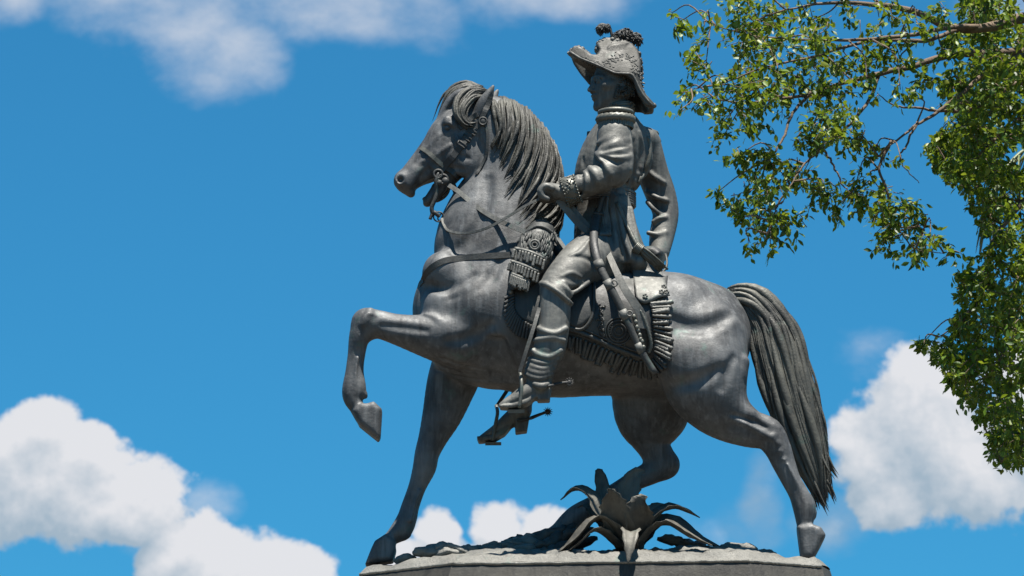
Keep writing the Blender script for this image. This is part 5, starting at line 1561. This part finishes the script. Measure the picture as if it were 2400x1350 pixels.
fork = np.array([6.3, 4.5, 6.6])
tk = catmull(np.array([tree_base, tree_base + (-.1, .05, 2), tree_base + (.05, 0, 4.5), fork]), 24)
m_ = MB(); m_.add(*tube(tk, np.linspace(.42, .27, 24), up=(0, 1, 0), seg=14)); m_.build('trunk', M_BARK, tree)
LIMBS = [  # px, py, depth m ; start radius px
    ([(2560, 60, 4.2), (2400, 42, 4.0), (2310, 62, 3.9), (2230, 60, 3.8), (2150, 26, 3.7), (2050, 6, 3.6), (1940, 4, 3.5), (1840, 20, 3.4)], 20),
    ([(2300, 62, 3.9), (2220, 66, 3.6), (2120, 84, 3.4), (2030, 96, 3.3), (1930, 100, 3.2), (1840, 94, 3.1), (1740, 88, 3.0), (1660, 70, 2.9)], 8),
    ([(2240, 70, 3.8), (2160, 96, 3.6), (2060, 92, 3.6), (1980, 112, 3.5), (1880, 140, 3.4), (1790, 160, 3.3), (1700, 190, 3.2), (1620, 208, 3.1)], 7),
    ([(2600, 140, 4.4), (2400, 126, 4.2), (2300, 130, 4.1), (2230, 128, 4.0), (2150, 150, 3.9), (2060, 170, 3.8), (1960, 200, 3.7), (1880, 220, 3.6), (1780, 235, 3.5), (1690, 228, 3.4)], 15),
    ([(2400, 130, 4.1), (2330, 160, 4.0), (2270, 200, 3.9), (2210, 250, 3.8), (2150, 286, 3.7), (2090, 330, 3.6), (2060, 352, 3.5)], 10),
    ([(2600, 200, 4.6), (2400, 190, 4.4), (2330, 222, 4.3), (2280, 250, 4.2), (2220, 256, 4.1), (2160, 250, 4.0), (2100, 240, 3.9), (2060, 210, 3.8)], 10),
    ([(2060, 172, 3.8), (2040, 230, 3.7), (2000, 290, 3.6), (1930, 350, 3.5), (1880, 390, 3.4), (1850, 440, 3.3), (1830, 470, 3.3)], 6),
    ([(1900, 215, 3.6), (1850, 280, 3.5), (1820, 340, 3.4), (1790, 380, 3.3), (1760, 440, 3.2), (1700, 465, 3.2)], 5),
    ([(1930, 350, 3.5), (1950, 390, 3.5), (1970, 430, 3.5), (2000, 470, 3.5)], 4),
    ([(2090, 330, 3.6), (2060, 390, 3.6), (2080, 450, 3.6), (2100, 520, 3.6), (2140, 570, 3.6), (2210, 580, 3.6)], 5),
    ([(2150, 286, 3.7), (2120, 340, 3.6), (2110, 370, 3.6), (2150, 420, 3.6)], 4),
    ([(1850, 440, 3.3), (1820, 500, 3.3), (1800, 560, 3.3)], 3.5),
    ([(2700, 300, 5.2), (2520, 380, 5.0), (2400, 470, 4.8), (2330, 560, 4.6), (2300, 660, 4.5), (2260, 740, 4.4), (2200, 780, 4.3)], 13),
    ([(2700, 420, 5.4), (2520, 600, 5.2), (2420, 720, 5.0), (2350, 840, 4.9), (2310, 950, 4.8), (2360, 1080, 4.8)], 12),
    ([(2400, 260, 4.6), (2320, 330, 4.5), (2260, 400, 4.4), (2210, 400, 4.3)], 6),
]
limb_nodes = []
for pts, r_ in LIMBS:
    q = limb_path(pts, 40)
    q[1:] += np.cumsum(rng.normal(0, .0035, (39, 3)), 0)
    rr = np.linspace(r_, max(1.2, r_ * .12), 40) * S * .9
    m_ = MB(); m_.add(*tube(q, rr, up=(0, 1, .2), seg=8)); m_.build('limb', M_BARK, tree)
    limb_nodes.append(q)
for i_ in (0, 3, 5, 12, 13):
    q0 = limb_nodes[i_][0]
    q = catmull(np.array([fork + (0, 0, -.2), fork * .6 + q0 * .4 + (0, 0, .35), q0 * .8 + fork * .2 + (0, 0, .2), q0]), 20)
    m_ = MB(); m_.add(*tube(q, np.linspace(.15, LIMBS[i_][1] * S * 1.15, 20), up=(0, 1, .2), seg=9)); m_.build('limb', M_BARK, tree)
LN = np.concatenate(limb_nodes)

CL = [(1592, 52, 35, 26), (1650, 62, 40, 34), (1630, 120, 40, 34), (1744, 28, 70, 130), (1805, 28, 60, 110), (1900, 47, 60, 90), (1990, 19, 45, 36), (1748, 95, 60, 100), (1824, 90, 55, 90), (1900, 90, 50, 60), (1933, 142, 55, 90), (1995, 142, 50, 70),
      (2052, 114, 50, 70), (2109, 123, 45, 60), (1753, 156, 55, 90), (1824, 166, 55, 90), (1872, 190, 55, 100), (1654, 156, 40, 34), (1706, 190, 50, 64), (1616, 208, 35, 30), (1658, 232, 45, 56), (1768, 213, 55, 90), (1834, 228, 50, 80), (1943, 209, 55, 100),
      (1933, 265, 55, 86), (1995, 265, 40, 34), (1730, 246, 50, 60), (1696, 284, 35, 28), (1768, 284, 40, 34), (1696, 318, 30, 18), (1891, 322, 45, 70), (1952, 313, 45, 80), (2014, 327, 40, 56), (2052, 351, 35, 44), (1725, 370, 35, 46), (1782, 370, 45, 90),
      (1843, 393, 45, 70), (1763, 412, 45, 60), (1682, 450, 30, 22), (1805, 427, 40, 52), (1881, 408, 35, 30), (1730, 474, 35, 34), (1791, 474, 50, 90), (1843, 512, 45, 70), (1739, 512, 35, 34), (1805, 531, 45, 64), (1758, 569, 25, 15), (1805, 578, 25, 12),
      (1933, 441, 45, 80), (1957, 488, 35, 50), (2004, 436, 45, 80), (2014, 479, 35, 44), (2071, 455, 45, 80), (2085, 502, 45, 90), (2090, 555, 40, 70), (2132, 483, 35, 38), (2147, 526, 40, 60), (2137, 583, 40, 60), (2180, 569, 35, 40), (2227, 583, 30, 22),
      (2113, 374, 20, 8), (2052, 583, 14, 6), (2110, 210, 40, 30), (2170, 180, 40, 40), (2060, 40, 45, 26), (1575, 30, 20, 6), (1590, 260, 26, 8), (2150, 60, 42, 44), (2205, 30, 40, 50), (2100, 20, 40, 36), (2215, 110, 36, 44), (2140, 230, 30, 16), (2030, 200, 40, 34)]
clusters = [(x, y, r_, nn, float(rng.uniform(2.6, 4.2))) for x, y, r_, nn in CL]
DENSE = np.array([(2460, -60), (2260, -60), (2230, 40), (2205, 140), (2190, 200), (2215, 260), (2180, 330), (2160, 365), (2215, 420), (2260, 470), (2300, 540), (2280, 600), (2225, 640), (2245, 720), (2215, 765), (2140, 785), (2155, 828), (2200, 850), (2225, 900), (2245, 945), (2295, 995), (2320, 1050), (2305, 1080), (2350, 1100), (2370, 1136), (2400, 1100), (2460, 1100)], float)


def in_poly(x, y, poly):
    ins = False
    for i in range(len(poly)):
        p, r = poly[i], poly[(i + 1) % len(poly)]
        if (p[1] > y) != (r[1] > y) and x < p[0] + (y - p[1]) * (r[0] - p[0]) / (r[1] - p[1]): ins = not ins
    return ins


def poly_dist(x, y, poly):
    d = 1e9
    for i in range(len(poly)):
        p, r = poly[i], poly[(i + 1) % len(poly)]; e = r - p
        t = min(1, max(0, ((x - p[0]) * e[0] + (y - p[1]) * e[1]) / (e @ e)))
        d = min(d, math.hypot(x - p[0] - t * e[0], y - p[1] - t * e[1]))
    return d


cnt = 0
while cnt < 330:
    x, y = rng.uniform(2130, 2460), rng.uniform(-60, 1140)
    if not in_poly(x, y, DENSE): continue
    dd = poly_dist(x, y, DENSE)
    if dd < 10: continue
    clusters.append((x, y, min(38, max(12, dd * .95)), int(52 if dd > 25 else 24), float(rng.uniform(3.2, 6.2)))); cnt += 1
# the crown goes on above and to the right of the frame
for q in range(150):
    x = rng.uniform(2420, 3300); y = rng.uniform(-700, 900)
    if ((x - 2800) / 560) ** 2 + ((y - 120) / 800) ** 2 > 1: continue
    clusters.append((x, y, 80, 60, float(rng.uniform(2.2, 7.5))))
for q in range(70):
    x = rng.uniform(1650, 2450); y = rng.uniform(-620, -60)
    if y < -60 - (x - 1500) * .62: continue
    clusters.append((x, y, 70, 60, float(rng.uniform(2.6, 6.0))))

twigs = MB(); LP = []; LDs = []; LSz = []; LEdge = []
for (x, y, r_, nn, w) in clusters:
    c0 = P(x, y, w)
    dist2 = ((LN - c0) ** 2).sum(1); far_ = LN[dist2.argmin()]
    if .01 < dist2.min() < (.45 if x < 2200 else .06):
        mid_ = c0 * .5 + far_ * .5 + rng.normal(0, .05, 3) + (0, 0, .05)
        twigs.add(*tube(catmull(np.array([far_, mid_, c0]), 9), np.linspace(.007, .003, 9), up=(0, 1, .3), seg=5))
    airy = x < 2240
    nn = int(nn * (1.75 if airy else 1.3))
    nt = max(3, nn // 6)
    for t_ in range(nt):
        th = rng.uniform(0, 2 * math.pi); el = rng.normal(-.3, .55)
        e = np.array([math.cos(th) * math.cos(el), math.sin(th) * math.cos(el) * .9, math.sin(el)])
        L_ = r_ * S * rng.uniform(.55, 1.2)
        p0 = c0 + rng.normal(0, r_ * S * .42, 3) * np.array([1, 1.6, .9])
        cv = rng.normal(0, .12, 3) + np.array([0, 0, -.22])
        pth = p0 + np.outer(np.linspace(0, 1, 5), e) * L_ + np.outer(np.linspace(0, 1, 5) ** 2, cv) * L_
        if t_ % 2 == 0: twigs.add(*tube(pth, np.linspace(.0036, .0015, 5), up=(0.2, 1, .3), seg=4))
        m2 = max(3, int(nn / nt * rng.uniform(.8, 1.25)))
        for i in range(m2):
            f = (i + .5) / m2
            p = p0 + e * L_ * f + cv * L_ * f * f + rng.normal(0, .012, 3)
            sdv = np.cross(e, rng.normal(0, 1, 3)); sdv /= np.linalg.norm(sdv) + 1e-9
            dv = e * .4 + sdv * .75 + np.array([0, 0, -.4]) + rng.normal(0, .3, 3)
            LP.append(p); LDs.append(dv / np.linalg.norm(dv)); LSz.append(rng.uniform(.036, .068)); LEdge.append(x)
twigs.build('twigs', M_BARK, tree)
LP = np.array(LP); LDs = np.array(LDs); LSz = np.array(LSz); LEdge = np.array(LEdge)
N_ = len(LP)
nrm = rng.normal(0, 1, (N_, 3)) * .55 + np.array([0, 0, .8])
sdv = np.cross(LDs, nrm); sdv /= np.linalg.norm(sdv, axis=1)[:, None] + 1e-9
nrm = np.cross(sdv, LDs)
tmpl = np.array([(0, 0, 0), (.30, .20, .04), (.58, .25, .06), (.85, .11, .02), (1.0, 0, -.06), (.85, -.11, .02), (.58, -.25, .06), (.30, -.20, .04), (.30, 0, 0), (.58, 0, 0), (.85, 0, -.02)])
tf = [(0, 8, 1), (0, 7, 8), (1, 8, 9, 2), (7, 6, 9, 8), (2, 9, 10, 3), (6, 5, 10, 9), (3, 10, 4), (5, 4, 10)]
order = np.argsort(LEdge + rng.normal(0, 60, N_) + np.where(LEdge > 2200, 500, 0))
single = order[:300]
rest = np.setdiff1d(np.arange(N_), single)
LV = LP[rest][:, None] + (LDs[rest][:, None] * tmpl[None, :, 0:1] + sdv[rest][:, None] * tmpl[None, :, 1:2] + nrm[rest][:, None] * tmpl[None, :, 2:3]) * LSz[rest][:, None, None]
LV = LV.reshape(-1, 3) - tree_base
tri = [];
for f in tf:
    tri.append(f[:3])
    if len(f) == 4: tri.append((f[0], f[2], f[3]))
tri = np.array(tri)
FT = (tri[None] + (np.arange(len(rest)) * 11)[:, None, None]).reshape(-1, 3)
me = bpy.data.meshes.new('crown')
me.vertices.add(len(LV)); me.vertices.foreach_set('co', LV.astype(np.float32).ravel())
me.loops.add(FT.size); me.loops.foreach_set('vertex_index', FT.astype(np.int32).ravel())
me.polygons.add(len(FT)); me.polygons.foreach_set('loop_start', np.arange(0, FT.size, 3, dtype=np.int32))
me.update(calc_edges=True); me.polygons.foreach_set('use_smooth', np.ones(len(FT), bool)); me.materials.append(M_LEAF); me.validate()
crown = bpy.data.objects.new('crown', me); col.objects.link(crown); crown.parent = tree; crown['kind'] = 'stuff'
lm = bpy.data.meshes.new('leaf'); lm.from_pydata(tmpl.tolist(), [], tf); lm.materials.append(M_LEAF)
lm.polygons.foreach_set('use_smooth', np.ones(len(tf), bool)); lm.update()
for i in single:
    o = bpy.data.objects.new('leaf', lm); col.objects.link(o); o.parent = tree
    p = LP[i] - tree_base; a, b, c = LDs[i] * LSz[i], sdv[i] * LSz[i], nrm[i] * LSz[i]
    o.matrix_local = Matrix(((a[0], b[0], c[0], p[0]), (a[1], b[1], c[1], p[1]), (a[2], b[2], c[2], p[2]), (0, 0, 0, 1)))

# ------------------------------------------------------------------ palm behind the ficus, only a frond shows
M_PALM = plain('palm_frond', (0.07, 0.095, 0.03), (0.15, 0.17, 0.07), 30, .5, .1)
M_PTRUNK = plain('palm_trunk', (0.13, 0.11, 0.085), (0.22, 0.19, 0.15), 20, .9, .6)
pc = P(2480, 400, 9.0)
palm = empty('palm_tree', (pc[0], pc[1], 0))
tag(palm, 'palm tree behind the leafy ficus, one drooping frond tip showing', 'palm')
m_ = MB(); m_.add(*tube(catmull(np.array([(pc[0], pc[1], 0), (pc[0] + .1, pc[1], pc[2] * .5), (pc[0], pc[1], pc[2])]), 30), np.linspace(.2, .13, 30), up=(0, 1, 0), seg=12, rope=(1, 0, 0))); m_.build('trunk', M_PTRUNK, palm)
fr_dirs = [(P(2322, 470, 8.6) - pc)] + [np.array([math.cos(a) * rng.uniform(1.2, 1.6), math.sin(a) * rng.uniform(1.2, 1.6), rng.uniform(-.5, .5)]) for a in np.linspace(-1.0, 1.5, 9)]
for dv in fr_dirs:
    L_ = np.linalg.norm(dv)
    pth = catmull(np.array([pc, pc + dv * .35 + (0, 0, .28), pc + dv * .75 + (0, 0, .22), pc + dv, pc + dv * 1.06 - (0, 0, .2)]), 22)
    m_ = MB(); m_.add(*tube(pth, np.linspace(.02, .004, 22), up=(0, 0, 1), seg=5))
    for i in range(4, 22):
        tn = pth[min(i + 1, 21)] - pth[i - 1]; tn /= np.linalg.norm(tn)
        sd_ = np.cross(tn, (0, 0, 1)); sd_ /= np.linalg.norm(sd_) + 1e-9
        for s_ in (-1, 1):
            ln = .26 * math.sin(math.pi * (i / 24) ** .8) + .08
            e = sd_ * s_ * .45 + tn * .5 + np.array([0, 0, -.5]) + rng.normal(0, .08, 3)
            q = np.array([pth[i], pth[i] + e * ln * .5, pth[i] + e * ln * .9 + (0, 0, -ln * .45)])
            m_.add(*tube(q, np.array([.008, .012, .002]), np.array([.002, .002, .001]), up=sd_, seg=4))
    m_.build('frond', M_PALM, palm)
